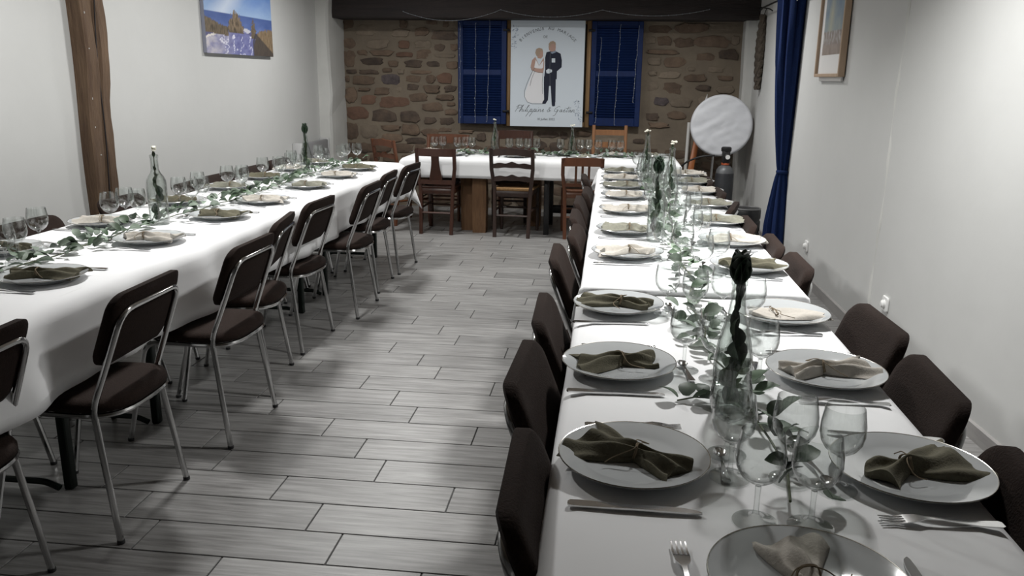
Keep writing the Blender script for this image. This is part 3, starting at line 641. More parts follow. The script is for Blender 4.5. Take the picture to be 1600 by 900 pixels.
def folding_table(x0, x1, y0, y1, zt, label, legs, group):
    t = thing('folding_table', label, 'table', ((x0+x1)/2, (y0+y1)/2, 0), 0, group); cx, cy_ = (x0+x1)/2, (y0+y1)/2; hx = (x1-x0)/2
    part('tabletop', G().bbox(x0-cx, y0-cy_, zt-.034, x1-cx, y1-cy_, zt-.004, .005), PALE, t)
    for ly in legs:
        for s_ in (-1, 1):
            part('leg', G().bbox(s_*(hx-.17)-.017, ly-cy_-.017, .0, s_*(hx-.17)+.017, ly-cy_+.017, zt-.034, .004), GREENM, t)
        part('foot_bar', G().tube(fillet([(-(hx-.19), ly-cy_-.03, .014), (-(hx-.24), ly-cy_-.03, .035), ((hx-.24), ly-cy_-.03, .035), ((hx-.19), ly-cy_-.03, .014)], .03), .012, 8), GREENM, t)
    return t
LX0, LX1, LZ = -2.46, -1.70, .765
folding_table(LX0, LX1, .95, 2.80, LZ, 'folding table at the camera end of the left row', (1.25, 2.47), 'left row of folding tables')
folding_table(LX0, LX1, 2.82, 4.93, LZ, 'folding table in the middle of the left row', (3.05, 4.75), 'left row of folding tables')
folding_table(LX0, LX1, 4.95, 6.55, LZ, 'folding table at the far end of the left row', (5.19, 6.40), 'left row of folding tables')
put_cloth('white cloth over the long left row of tables', CLOTH, 'white tablecloths', LX0, LX1, .90, 6.56, LZ+.002, .20, .30, 0, .30, 1, wob=.018, r=.045)
RX0, RX1, RZN, RZF = -.058, .655, .745, .772
folding_table(RX0, RX1, .90, 2.66, RZN, 'slightly lower folding table at the camera end of right row', (1.15, 2.45), 'right row of tables')
folding_table(RX0, RX1, 2.70, 4.55, RZF, 'folding table in the middle of the right row', (2.95, 4.30), 'right row of tables')
folding_table(RX0, RX1, 4.57, 6.42, RZF, 'folding table at the far end of the right row', (4.8, 6.2), 'right row of tables')
put_cloth('white cloth on the near lower table of the right row', CLOTH, 'white tablecloths', RX0-.005, RX1+.005, .89, 2.672, RZN+.002, .13, .13, .15, 0, 2, wob=.004, r=.02)
put_cloth('white cloth over the far higher tables of the right row', CLOTH, 'white tablecloths', RX0-.005, RX1+.005, 2.70, 6.43, RZF+.002, .13, .13, .034, .16, 3, wob=.006, r=.012)
FX0, FX1, FY0, FY1, FZ = -1.90, .62, 7.60, 8.28, .712
ft = thing('rustic_table', 'long head table with chunky wooden posts before the stone wall', 'table', (-1.2, 7.95, 0))
part('tabletop', G().bbox(FX0+1.2, FY0-7.95, FZ-.05, -.62+1.2, FY1-7.95, FZ-.006, .005), PILLAR, ft)
for (x, y) in ((-1.20, 7.70), (-1.33, 7.82), (-1.28, 8.15), (-.72, 8.15)):
    R = [[(x+1.2+sx*(.065+.004*math.sin(z*9+x)), y-7.95+sy_*(.065+.004*math.sin(z*7)), z) for sx, sy_ in ((-1, -1), (-.2, -1.05), (1, -1), (1.05, .2), (1, 1), (-1, 1))] for z in (0, .1, .25, .4, .55, .66)]
    part('post_leg', G().rings(R), PILLAR, ft, angle=25)
t = thing('black_table', 'black framed table under the right end of head cloth', 'table', (0, 7.95, 0))
part('tabletop', G().bbox(-.61, -.35, FZ-.04, FX1, .33, FZ-.006, .005), BLACKP, t)
part('apron', G().bbox(-.58, -.30, FZ-.13, .58, -.27, FZ-.04, .004), BLACKP, t)
for x in (-.56, .55):
    for y in (-.29, .28): part('leg', G().bbox(x-.025, y-.025, 0, x+.025, y+.025, FZ-.04, .004), BLACKP, t)
part('stretcher', G().bbox(-.56, .26, .12, .55, .29, .20, .004), BLACKP, t)
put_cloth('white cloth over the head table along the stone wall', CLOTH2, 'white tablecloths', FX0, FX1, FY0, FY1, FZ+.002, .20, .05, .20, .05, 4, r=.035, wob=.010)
# ------------------------------------------------------------------ chrome and brown cloth chairs
def make_chair():
    t = thing('stacking_chair', 'x', 'chair')
    # seat: rounded shield, wider behind, chamfered edges
    P = []
    for k in range(40):
        a = 2*PI*k/40; c, s_ = math.cos(a), math.sin(a); e = 2/3.3
        x = .195*math.copysign(abs(c)**e, c); y = .122+.205*math.copysign(abs(s_)**e, s_)
        x *= 1.03-.10*(y/.33); P.append((x, y))
    R = []
    for ins, z in ((.93, .424), (1., .430), (1.0, .447), (.97, .459), (.86, .465), (.5, .462)):
        R.append([(p[0]*ins, .122+(p[1]-.122)*ins, z) for p in P])
    part('seat', G().rings(R), BROWN, t, angle=70)
    part('seat_ring', G().tube([(p[0]*.975, .122+(p[1]-.122)*.975, .418) for p in P], .0085, 7, True), CHROME, t)
    # rear frame: legs and back loop bent from one tube
    L_ = [(-.215, -.055, .006), (-.19, 0.0, .425), (-.185, -.004, .46), (-.172, -.117, .758), (.172, -.117, .758), (.185, -.004, .46), (.19, 0.0, .425), (.215, -.055, .006)]
    part('back_frame', G().tube(fillet(L_, .06, 5), .0105, 9), CHROME, t)
    for s_ in (-1, 1):
        part('front_leg', G().tube(fillet([(s_*.17, .16, .415), (s_*.185, .285, .415), (s_*.21, .375, .006)], .05, 5), .0105, 8), CHROME, t)
    for (x, y) in ((-.215, -.055), (.215, -.055), (-.21, .375), (.21, .375)):
        part('foot_cap', G().lathe([(.010, 0), (.0122, .002), (.0122, .011), (.011, .013)], 10, (x, y, 0)), BLACKP, t)
    # backrest pad on the loop, gently curved
    O = rrect(.39, .235, .05, 6); R = []
    def bend(x, z, d):   # along the lean of the loop
        return (x, -.004-.384*(.232+z)+.033-d-.016*(1-(x/.19)**2), .692+z)
    for ins, d in ((.90, .0225), (1., .014), (1., -.008), (.965, -.0155), (.86, -.0185), (.5, -.0195)):
        R.append([bend(p[0]*ins, p[1]*(1-(1-ins)*1.3), d) for p in O])
    part('backrest', G().rings(R), BROWN, t, angle=70)
    return t
chair0 = make_chair(); used = False
def put_chair(x, y, rz, label, group):
    global used
    c = chair0 if not used else copy_tree(chair0); used = True
    c.location = (x, y, 0); c.rotation_euler = (0, 0, rz); tag(c, label, 'chair', group); return c
random.seed(31)
G1, G2, G3, G4 = 'chairs on the aisle side of the left table', 'chairs on the wall side of the left table', 'chairs on the aisle side of the right table', 'chairs on the wall side of the right table'
for i, (y, dx, rz) in enumerate(((1.77, -.12, 2), (2.37, -.015, 1), (3.07, .03, -1), (3.60, -.06, 10), (4.20, -.09, -3), (4.885, -.01, 0), (5.50, -.06, 2), (6.06, -.035, -4))):
    put_chair(-1.53+dx, y, PI/2+math.radians(rz), 'brown cloth chrome chair on the aisle side of left table, %s' % nth(i), G1)
for i, (y, dx) in enumerate(((2.45, 0), (3.30, .0), (4.05, -.02), (4.72, .02), (5.12, .01), (5.62, .02), (6.15, .0))):
    put_chair(-2.44+dx, y, -PI/2+random.uniform(-.08, .08), 'brown cloth chrome chair on the wall side of left table, %s' % nth(i), G2)
for i, (y, dx) in enumerate(((1.27, .02), (1.80, -.03), (2.28, -.02), (3.06, -.03), (3.52, .02), (3.97, 0), (4.45, 0), (4.86, .03), (5.55, 0))):
    put_chair(-.045+dx, y, -PI/2+random.uniform(-.05, .05), 'brown cloth chrome chair on the aisle side of right table, %s' % nth(i), G3)
for i, (y, dx) in enumerate(((1.32, .0), (1.84, .02), (2.30, .04), (3.05, -.02), (3.44, -.04), (3.92, -.07), (4.42, -.07), (5.0, -.07), (5.55, -.07))):
    put_chair(.63+dx, y, PI/2+random.uniform(-.05, .05)-(.22 if i == 6 else 0), 'brown cloth chrome chair on the wall side of right table, %s' % nth(i), G4)
# ------------------------------------------------------------------ wooden chairs round the head table
def wooden(label, x, y, rz, W, H, style, M, group='wooden chairs at the head table', seatz=.44, lean=.07, depth=.38):
    t = thing('wooden_chair', label, 'chair', (x, y, 0), rz, group); wb_ = W*.42; wt = W*.48
    def post(s_):
        P = [(s_*wb_*.94, -.045, 0), (s_*wb_, .0, seatz), (s_*wt, -lean*.5, (seatz+H)/2), (s_*wt, -lean, H)]
        R = [[(p[0]+a*.0165, p[1]+b*.016, p[2]) for a, b in ((-1, -.6), (-.6, -1), (.6, -1), (1, -.6), (1, .6), (.6, 1), (-.6, 1), (-1, .6))] for p in P]
        return G().rings(R)
    for s_ in (-1, 1):
        part('rear_post', post(s_), M, t, angle=30)
        fx = s_*W*.47
        part('front_leg', G().lathe([(.014, 0), (.017, .05), (.019, .25), (.017, .40), (.019, seatz-.02)], 10, (fx*.94, depth, 0)) if style != 'splat' else G().bbox(fx*.94-.018, depth-.018, 0, fx*.94+.018, depth+.018, seatz-.02, .003), M, t)
        part('side_rail', G().tube([(s_*wb_, .01, .24), (fx*.94, depth, .24)], .010, 7), M, t)
        part('seat_rail', G().bbox(min(s_*wb_-.01, s_*wb_+.01), .0, seatz-.06, max(s_*wb_-.01, s_*wb_+.01), depth, seatz-.01, .003), M, t)
    part('seat_rail', G().bbox(-wb_, -.012, seatz-.065, wb_, .012, seatz-.01, .003), M, t)
    part('seat_rail', G().bbox(-W*.44, depth-.012, seatz-.06, W*.44, depth+.012, seatz-.01, .003), M, t)
    sm = RUSH if style == 'ladder' else M
    part('seat', G().prism([(-wb_-.01, -.005), (wb_+.01, -.005), (W*.48, depth+.02), (-W*.48, depth+.02)], 'z', seatz-.012, seatz+.012, .008), sm, t)
    part('stretcher', G().tube([(-wb_*.97, -.02, .20), (wb_*.97, -.02, .20)], .010, 7), M, t)
    part('stretcher', G().tube([(-W*.44, depth, .22), (W*.44, depth, .22)], .010, 7), M, t)
    def yb(z): return -lean*(z-seatz)/(H-seatz)
    def slat(z, h, amp, notch, nm, thick=.011):
        n = 24; R = []
        for i in range(n+1):
            u = -1+2*i/n; xx = u*wt
            top = h/2+amp*(1-u*u)+(notch*math.cos(u*PI*3)*(1-abs(u))); bot = -h/2+amp*.8*(1-u*u)-.2*notch*math.cos(u*PI*3)
            y_ = yb(z)-.018*(1-u*u)
            R.append([(xx, y_-thick, z+bot), (xx, y_+thick, z+bot), (xx, y_+thick, z+top), (xx, y_-thick, z+top)])
        part(nm, G().rings(R), M, t, angle=30)
    if style == 'splat':
        slat(H-.035, .07, .0, 0, 'top_rail'); slat(seatz+.05, .04, 0, 0, 'lower_rail')
        R = [[(s_*(.052+.016*math.cos((z-seatz)*12)), yb(z)-.02+q, z) for s_, q in ((-1, -.006), (1, -.006), (1, .006), (-1, .006))] for z in [seatz+.05+(H-seatz-.1)*i/10 for i in range(11)]]
        part('splat', G().rings(R), M, t, angle=30)
        part('cushion', G().prism(rrect(W*.8, depth*.85, .05, 5, 0, depth*.52), 'z', seatz+.012, seatz+.05, .014), CUSHION, t, 'dark patterned seat cushion')
    elif style == 'ladder':
        slat(H-.045, .060, .022, .004, 'top_slat'); slat(H-.165, .040, .018, .010, 'middle_slat'); slat(H-.285, .042, .018, .010, 'lower_slat')
    elif style == 'bistro':
        slat(H-.035, .075, .004, 0, 'top_rail', .013); slat(seatz+.06, .03, 0, 0, 'lower_rail')
        for u in (-.33, 0, .33):
            part('spindle', G().rings([[(u*wt+a*.011, yb(z)-.016+b*.006, z) for a, b in ((-1, -1), (1, -1), (1, 1), (-1, 1))] for z in (seatz+.06, (seatz+H)/2, H-.06)]), M, t, angle=30)
    elif style == 'plain':
        slat(H-.045, .09, .004, 0, 'top_rail', .012); slat(H-.20, .05, .0, 0, 'middle_slat')
    elif style == 'rungs':
        slat(H-.075, .055, .0, 0, 'top_rung'); slat(H-.20, .055, .0, 0, 'middle_rung'); slat(H-.33, .055, .0, 0, 'lower_rung')
    return t
wooden('dark mahogany chair with a central splat and patterned cushion', -1.585, 7.53, math.radians(-3), .37, .80, 'splat', MAHOG, lean=.04)
wooden('dark ladder-back chair with scalloped slats and rush seat', -.865, 7.49, math.radians(-4), .40, .82, 'ladder', WALNUT)
wooden('red-brown bistro chair with curved top rail and three slats', -.23, 7.52, math.radians(4), .37, .745, 'bistro', BEECH)
wooden('brown wooden chair at the left end of the head table', -2.16, 7.98, -PI/2+.9, .36, .84, 'ladder', BEECH)
wooden('reddish wooden chair behind the head table near the left', -1.70, 8.62, PI, .44, .85, 'plain', BEECH)
wooden('brown wooden chair behind the head table below the welcome board', -.99, 8.66, PI, .37, .90, 'plain', MAHOG)
wooden('honey pine chair with plain rungs behind the head table', .005, 8.66, PI, .345, .975, 'rungs', PINE)
# ------------------------------------------------------------------ tableware
pl_prof = [(.001, .006), (.088, .006), (.097, .009), (.122, .017), (.1395, .021), (.141, .0225), (.1395, .024), (.122, .0205), (.099, .0135), (.090, .0105), (.001, .0105)]
plate_me = G().lathe(pl_prof, 48).mesh('glaze', PLATE, True, 50)
foot_me = G().lathe([(.078, .0), (.084, .0), (.086, .007), (.078, .007)], 32).mesh('foot_ring', PLATE)
rim_me = G().tube([(.1402*math.cos(a), .1402*math.sin(a), .0236) for a in [2*PI*i/64 for i in range(64)]], .0013, 5, True).mesh('silver_rim', SILVER)
def make_plate(loc, label, group):
    t = thing('dinner_plate', label, 'plate', loc, 0, group)
    link('glaze', plate_me, t); link('foot_ring', foot_me, t); link('silver_rim', rim_me, t)['label'] = 'thin silver rim'
    return t
def napkin_mesh(seed, material, style):
    rs = random.Random(seed); g = G(); nu, nv = 33, 29; a1, a2 = rs.uniform(.066, .088), rs.uniform(.040, .060); ph = rs.uniform(0, 6)
    k = rs.choice((2.0, 2.5, 3.0)); tie = rs.uniform(.0, .25); l1, l2 = rs.uniform(.10, .12), rs.uniform(.085, .105)
    sk = rs.uniform(-.3, .3)
    def top(a, b):
        u = -1+2*a; v = -1+2*b; q = u-tie
        s_ = abs(q)/(1-tie if q > 0 else 1+tie); end = a2 if q > 0 else a1
        w_ = .012+(end-.012)*(s_**.75)
        if style == 'flat': w_ = .05+.012*math.cos(u*2)
        ln = l1 if u < 0 else l2
        y = u*ln+(.012*math.sin(v*4+ph)-.016*v*v)*abs(u)**3
        x = v*w_+sk*.05*u*abs(u)
        am = (.011+.010*s_)*(1-.35*v*v); z = .008+.014*(1-s_)*(1-v*v)+am*(.5+.5*math.cos(k*PI*v+ph+1.5*u))*(1-.25*s_)+.004*math.sin(u*7+v*3+ph)
        if style == 'flat': z = .006+.006*(.5+.5*math.cos(2*v+3*u+ph))+.004*math.sin(u*4+ph)
        z *= (1-abs(v)**8*.8)
        return (x, y, max(z, .002))
    T = [top(i/(nu-1), j/(nv-1)) for i in range(nu) for j in range(nv)]
    g.add(T, [(i*nv+j, i*nv+j+1, (i+1)*nv+j+1, (i+1)*nv+j) for i in range(nu-1) for j in range(nv-1)])
    B = [(p[0]*.97, p[1]*.985, .0005+.25*max(0, p[2]-.012)) for p in T]
    g.add(B, [(i*nv+j, (i+1)*nv+j, (i+1)*nv+j+1, i*nv+j+1) for i in range(nu-1) for j in range(nv-1)])
    n = nu*nv
    rim = [i*nv for i in range(nu)]+[(nu-1)*nv+j for j in range(1, nv)]+[i*nv+nv-1 for i in range(nu-2, -1, -1)]+[j for j in range(nv-2, 0, -1)]
    g.f += [(rim[i], rim[(i+1) % len(rim)], n+rim[(i+1) % len(rim)], n+rim[i]) for i in range(len(rim))]
    yt = tie*(l2 if tie > 0 else l1)
    return g.mesh('cloth', material, True, 55), yt, rs
NAPS = {}
def napmesh(kind, var):
    key = (kind, var)
    if key not in NAPS:
        M = {'olive': OLIVE, 'sage': SAGE, 'beige': BEIGE, 'flat': BEIGE}[kind]
        me, yt, rs = napkin_mesh(var*17+len(kind), M, kind)
        tw = G(); x0 = .017 if kind != 'flat' else .03; R = []
        for i in range(20):
            a = 2*PI*i/20; R.append((x0*math.cos(a), yt+.002*math.sin(a*3), .014+((.019 if kind != 'flat' else .001) if math.sin(a) > 0 else .012)*math.sin(a)))
        tw.tube(R, .0013, 5, True); tw.tube([(p[0], p[1]+.003, p[2]) for p in R], .0013, 5, True)
        for s_ in (-1, 1):
            zq = .5 if kind == 'flat' else 1.; tw.tube(fillet([(0, yt, .032*zq), (s_*.02, yt+.02*rs.uniform(-1, 1), .031*zq), (s_*.045, yt+.03*rs.uniform(-1, 1), .015), (s_*rs.uniform(.05, .07), yt+.04*rs.uniform(-1, 1), .009)], .02, 4), .0011, 5)
        NAPS[key] = (me, tw.mesh('twine', TWINE))
    return NAPS[key]
KN = {'olive': 'olive green linen napkin', 'sage': 'sage green linen napkin', 'beige': 'beige linen napkin', 'flat': 'flat beige linen napkin'}
def put_napkin(loc, rz, kind, var, where, group):
    t = thing('napkin', KN[kind]+' '+where, 'napkin', loc, rz, group)
    a, b = napmesh(kind, var); link('cloth', a, t); link('twine', b, t)['label'] = 'thin brown twine'
def prof_solid(outline, zf, th):
    """flat outline [(x_left, x_right, y)] given a height profile zf(y)"""
    R = [[(xl, y, zf(y)), (xr_, y, zf(y)), (xr_, y, zf(y)+th), (xl, y, zf(y)+th)] for xl, xr_, y in outline]
    return G().rings(R)
knife_me = prof_solid([(-.004, .004, -.112), (-.0095, .0095, -.108), (-.0105, .0105, -.09), (-.0075, .0075, -.02), (-.006, .006, 0), (-.0085, .006, .012), (-.0105, .006, .05), (-.0095, .006, .085), (-.005, .005, .105), (.001, .003, .112)], lambda y: .001, .0035).mesh('knife', STEEL, True, 30)
def forkg():
    zf = lambda y: .0015+.007*max(0, 1-((y-.02)/.055)**2)*(y > -.04)+.003*max(0, (y-.07)/.03)
    g = prof_solid([(-.007, .007, -.10), (-.010, .010, -.095), (-.008, .008, -.06), (-.0035, .0035, .0), (-.004, .004, .025), (-.011, .011, .04), (-.0125, .0125, .055), (-.0125, .0125, .060)], zf, .002)
    for k in range(4):
        x = -.0108+k*.0072; R = [[(x+a*q, y, zf(y)+b) for a, b in ((-.0018, 0), (.0018, 0), (.0018, .002), (-.0018, .002))] for y, q in ((.058, 1), (.075, 1), (.098, .6))]
        g.rings(R)
    return g
fork_me = forkg().mesh('fork', STEEL, True, 30)
def spoong():
    g = prof_solid([(-.005, .005, -.07), (-.0085, .0085, -.066), (-.006, .006, -.04), (-.0025, .0025, .0), (-.003, .003, .022)], lambda y: .002+.004*max(0, 1-((y-.01)/.03)**2), .0022)
    R = []
    for k, (r, z) in enumerate(((.0, .001), (.5, .0022), (.85, .006), (1., .0085), (.97, .0095), (.8, .0075), (.45, .004), (.02, .003))):
        R.append([(.013*r*math.cos(a), .042+.020*r*math.sin(a), z) for a in [2*PI*j/16 for j in range(16)]])
    R[0] = [(.0001*math.cos(2*PI*j/16), .042+.0001*math.sin(2*PI*j/16), .001) for j in range(16)]
    return g.rings(R)
spoon_me = spoong().mesh('spoon', STEEL, True, 40)
g_bowl = [(.0045, .060), (.007, .064), (.016, .068), (.0265, .076), (.0345, .089), (.0375, .103), (.0368, .120), (.0335, .140), (.0322, .149), (.0312, .149), (.0325, .139), (.0356, .120), (.0363, .103), (.0333, .0905), (.0255, .0785), (.015, .0715), (.001, .0695)]
g_stem = [(.0345, .0), (.0350, .0015), (.030, .003), (.014, .0055), (.0065, .011), (.0042, .022), (.0040, .045), (.0048, .061)]
bowl_me = G().lathe(g_bowl, 28).mesh('bowl', GLASS, True, 60); gst_me = G().lathe(g_stem, 24).mesh('stem_and_foot', GLASS, True, 60)
GP = []
def put_glass(x, y, z, label, group, s_=1.):
    for (a, b) in GP:
        if math.hypot(a-x, b-y) < .074: return False
    GP.append((x, y))
    t = thing('wine_glass', label, 'glass', (x, y, z), random.uniform(0, 6), group); t.scale = (s_*1.06, s_*1.06, s_*1.08)
    link('bowl', bowl_me, t); link('stem_and_foot', gst_me, t); return True
def setting(x, y, z, rz, kind, var, where, grp, nrot=0, spoon=True):
    """plate, tied napkin and cutlery; local +Y looks from the seat to the table centre"""
    make_plate((x, y, z), 'white plate with silver rim %s' % where, 'plates '+grp)
    put_napkin((x, y, z+.0108), rz+nrot, kind, var, where, 'napkins '+grp)
    def loc(a, b): c, s_ = math.cos(rz), math.sin(rz); return (x+a*c-b*s_, y+a*s_+b*c, z+.0005)
    j = lambda: random.uniform(-.06, .06)
    tag(link('table_knife', knife_me, None, loc(.170, -.01+j()*.2), (0, 0, rz+j())), 'steel knife by plate %s' % where, 'knife', 'knives '+grp)
    tag(link('table_fork', fork_me, None, loc(-.168, .01+j()*.2), (0, 0, rz+j())), 'steel fork by plate %s' % where, 'fork', 'forks '+grp)
    if spoon: tag(link('dessert_spoon', spoon_me, None, loc(.0+j()*.3, .165), (0, 0, rz+PI/2+j()*3)), 'steel spoon by plate %s' % where, 'spoon', 'spoons '+grp)
random.seed(77)
SA = 'on the aisle side of the right table'; SB = 'on the wall side of the right table'; SC = 'on the aisle side of the left table'; SD = 'on the wall side of the left table'
ZN, ZF_, ZL, ZH = RZN+.004, RZF+.004, LZ+.004, FZ+.004
RL = [(.07, 1.424, ZN, 'olive', 3, -.5), (.047, 1.945, ZN, 'olive', 4, .3), (.05, 2.50, ZN, 'olive', 5, -.2), (.09, 3.18, ZF_, 'beige', 1, .15), (.10, 3.69, ZF_, 'sage', 2, -.1), (.105, 4.26, ZF_, 'beige', 3, .1), (.105, 4.80, ZF_, 'beige', 4, 0), (.10, 5.25, ZF_, 'sage', 1, .2), (.095, 5.66, ZF_, 'beige', 2, 0), (.095, 6.10, ZF_, 'sage', 3, .1)]
for i, (x, y, z, k, v, r_) in enumerate(RL): setting(x, y, z, -PI/2, k, v, '%s, %s' % (SA, nth(i)), SA, r_)
RR = [(.572, 1.445, ZN, 'olive', 7, .35), (.548, 1.962, ZN, 'beige', 6, .25), (.543, 2.47, ZN, 'flat', 1, .1), (.53, 3.02, ZF_, 'olive', 2, .2), (.535, 3.50, ZF_, 'beige', 5, .2), (.548, 4.01, ZF_, 'sage', 4, 0), (.56, 4.56, ZF_, 'sage', 5, .3), (.565, 5.10, ZF_, 'beige', 1, 0), (.565, 5.56, ZF_, 'sage', 2, .1), (.565, 6.03, ZF_, 'beige', 3, 0)]
for i, (x, y, z, k, v, r_) in enumerate(RR): setting(x, y, z, PI/2, k, v, '%s, %s' % (SB, nth(i)), SB, r_)
setting(.305, 1.055, ZN, 0, 'beige', 9, 'at the camera end of the right table', 'at the table end', .15, False)
LR = [(-1.875, 2.475, 'olive', 6, .2), (-1.875, 3.14, 'beige', 2, .1), (-1.865, 3.75, 'olive', 1, 0), (-1.86, 4.26, 'beige', 3, .1), (-1.85, 4.90, 'sage', 2, .1), (-1.845, 5.46, 'beige', 5, 0), (-1.845, 5.93, 'olive', 3, .1)]
for i, (x, y, k, v, r_) in enumerate(LR): setting(x, y, ZL, PI/2, k, v, '%s, %s' % (SC, nth(i)), SC, r_)
LL = [(-2.31, 2.85, 'olive', 5, 0), (-2.305, 3.48, 'beige', 4, .1), (-2.30, 4.15, 'olive', 2, .1), (-2.29, 4.76, 'sage', 3, 0), (-2.29, 5.28, 'olive', 4, .1), (-2.285, 5.80, 'beige', 1, 0), (-2.285, 6.28, 'sage', 4, 0)]
for i, (x, y, k, v, r_) in enumerate(LL): setting(x, y, ZL, -PI/2, k, v, '%s, %s' % (SD, nth(i)), SD, r_, False)
HT = [(-1.78, 8.08, 'beige', 2), (-1.42, 8.10, 'sage', 3), (-.97, 8.08, 'beige', 3), (-.42, 8.08, 'sage', 1), (.06, 8.08, 'beige', 4), (.42, 8.08, 'sage', 2)]
for i, (x, y, k, v) in enumerate(HT): setting(x, y, ZH, PI, k, v, 'on the wall side of the head table, %s from left' % ('first' if i == 0 else ORD[i]), 'head table', 0, False)
HF = [(-1.50, 7.80, 'sage', 2), (-.86, 7.78, 'beige', 1), (-.22, 7.80, 'sage', 4)]
for i, (x, y, k, v) in enumerate(HF): setting(x, y, ZH, 0, k, v, 'on the room side of the head table, %s from left' % ('first' if i == 0 else ORD[i]), 'head table front', 0, False)
# bottles first, so that the glasses keep clear of them
def bottle(x, y, z, label, kind, h, top, seed, group='bottle vases with sprigs'):
    rs = random.Random(seed); t = thing('bottle_vase', label, 'bottle', (x, y, z), rs.uniform(0, 6), group)
    if kind == 'burgundy': pr = [(.0, .003), (.036, .0), (.0405, .004), (.041, .11), (.0395, .135), (.034, .165), (.025, .20), (.0175, .235), (.0148, .262), (.0145, .285), (.0165, .287), (.0165, .297), (.0145, .3), (.0118, .3), (.0118, .262), (.022, .20), (.031, .165), (.037, .13), (.038, .012), (.02, .008), (.001, .018)]
    else: pr = [(.0, .003), (.034, .0), (.0375, .004), (.038, .17), (.036, .19), (.029, .208), (.019, .222), (.0148, .238), (.0145, .285), (.0165, .287), (.0165, .297), (.0145, .3), (.0118, .3), (.0118, .238), (.026, .205), (.034, .185), (.035, .012), (.02, .008), (.001, .018)]
    pr[0] = (.001, .003)
    part('glass_body', G().lathe([(r, q*h/.3) for r, q in pr], 32), BGLASS, t, angle=50)
    sg = G().tube([(.0, .0, .02*h/.3), (.004*rs.uniform(-1, 1), .004, h*.5), (0, 0, h*.98), (.006*rs.uniform(-1, 1), .004, h+.03)], .0022, 5)
    part('sprig_stem', sg, STEM, t)
    for i in range(9):
        q = .06+.80*i/9; a = rs.uniform(0, 6.28); rad = .018 if q < .6 else .003; s_ = .85 if q < .6 else .42
        o = link('leaf', leaf_me[2 if rs.random() < .7 else 0], t, (rad*math.cos(a)*.5, rad*math.sin(a)*.5, h*q), (rs.uniform(1.0, 1.9), 0, a), (s_, s_, s_))
    if top == 'leaves':
        for i in range(8):
            a = i*2*PI/8+.3; o = link('leaf', leaf_me[2], t, (.004*math.cos(a), .004*math.sin(a), h-.012), (rs.uniform(1.12, 1.4), 0, a+PI/2), (1.25, 1.45, 1.2))
        for i in range(6):
            a = i*1.1; link('leaf', leaf_me[2], t, (.003*math.cos(a), .003*math.sin(a), h*(.45+.08*i)), (1.45, 0, a), (.55, 1.1, .5))
            link('leaf', leaf_me[0], t, (.012*math.cos(a), .012*math.sin(a), h*(.06+.07*i)), (rs.uniform(.9, 1.4), 0, a), (.9, .9, .9))
    else:
        for i in range(4):
            a = rs.uniform(0, 6.28); o = link('leaf', leaf_me[2], t, (0, 0, h-.01), (rs.uniform(1.2, 1.5), 0, a), (.35, .5, .4))
        fg = G()
        for i in range(7):
            a = rs.uniform(0, 6.28); rr_ = rs.uniform(0, .02); fg.lathe([(.002, -.004), (.007, 0), (.006, .004), (.001, .006)], 7, (rr_*math.cos(a), rr_*math.sin(a), h+.022+rs.uniform(-.008, .008)))
        part('blossoms', fg, PETAL, t, 'small cream blossoms')
    GP.extend([(x, y)]); return t
def leaf_mesh(M, seed):
    rs = random.Random(seed); n = 5; top, bot = [], []
    L_, W_ = .052, .021
    rows = []
    for i in range(n+1):
        u = i/n; w_ = W_*math.sin(PI*min(1, .06+u*.94))**.7*(1-.25*u) if i < n else .0012
        y = u*L_; z = .010*math.sin(u*2.4)-.006*u
        rows.append([(-w_, y, z+.005*(w_/W_)), (0, y, z), (w_, y, z+.005*(w_/W_))])
    v = [p for r in rows for p in r]+[(p[0], p[1], p[2]-.0006) for r in rows for p in r]; k = 3*(n+1); f = []
    for i in range(n):
        for j in range(2): f += [(i*3+j, i*3+j+1, i*3+j+4, i*3+j+3), (k+i*3+j, k+i*3+j+3, k+i*3+j+4, k+i*3+j+1)]
    for i in range(n): f += [(i*3, i*3+3, k+i*3+3, k+i*3), (i*3+2, k+i*3+2, k+i*3+5, i*3+5)]
    return G().add(v, f).mesh('leaf', M, True, 80)
leaf_me = [leaf_mesh(LEAF[i], i) for i in range(3)]
bottle(.283, 1.70, ZN, 'tall clear bottle stuffed with dark leaves on near right table', 'burgundy', .30, 'leaves', 1)
bottle(.213, 3.50, ZF_, 'dark leaf-filled bottle in the middle of right table', 'bordeaux', .30, 'leaves', 2)
bottle(.330, 4.36, ZF_, 'slim clear bottle with cream blossoms on right table, third along', 'burgundy', .33, 'flowers', 3)
bottle(.245, 5.35, ZF_, 'slim clear bottle with cream blossoms farthest on right table', 'burgundy', .33, 'flowers', 4)
bottle(-2.055, 3.54, ZL, 'clear bottle with a leafy sprig, nearer one on left table', 'bordeaux', .29, 'flowers', 5).scale = (1.17, 1.17, 1.1)
bottle(-2.12, 5.62, ZL, 'clear bottle with a dark tuft, farther one on left table', 'burgundy', .29, 'leaves', 6)
bottle(-1.10, 7.98, ZH, 'slim bottle with flowers on the head table below left shutter', 'burgundy', .31, 'flowers', 7)
bottle(-.35, 7.98, ZH, 'slim bottle with a dark sprig below the welcome board', 'burgundy', .27, 'flowers', 8)
random.seed(99)
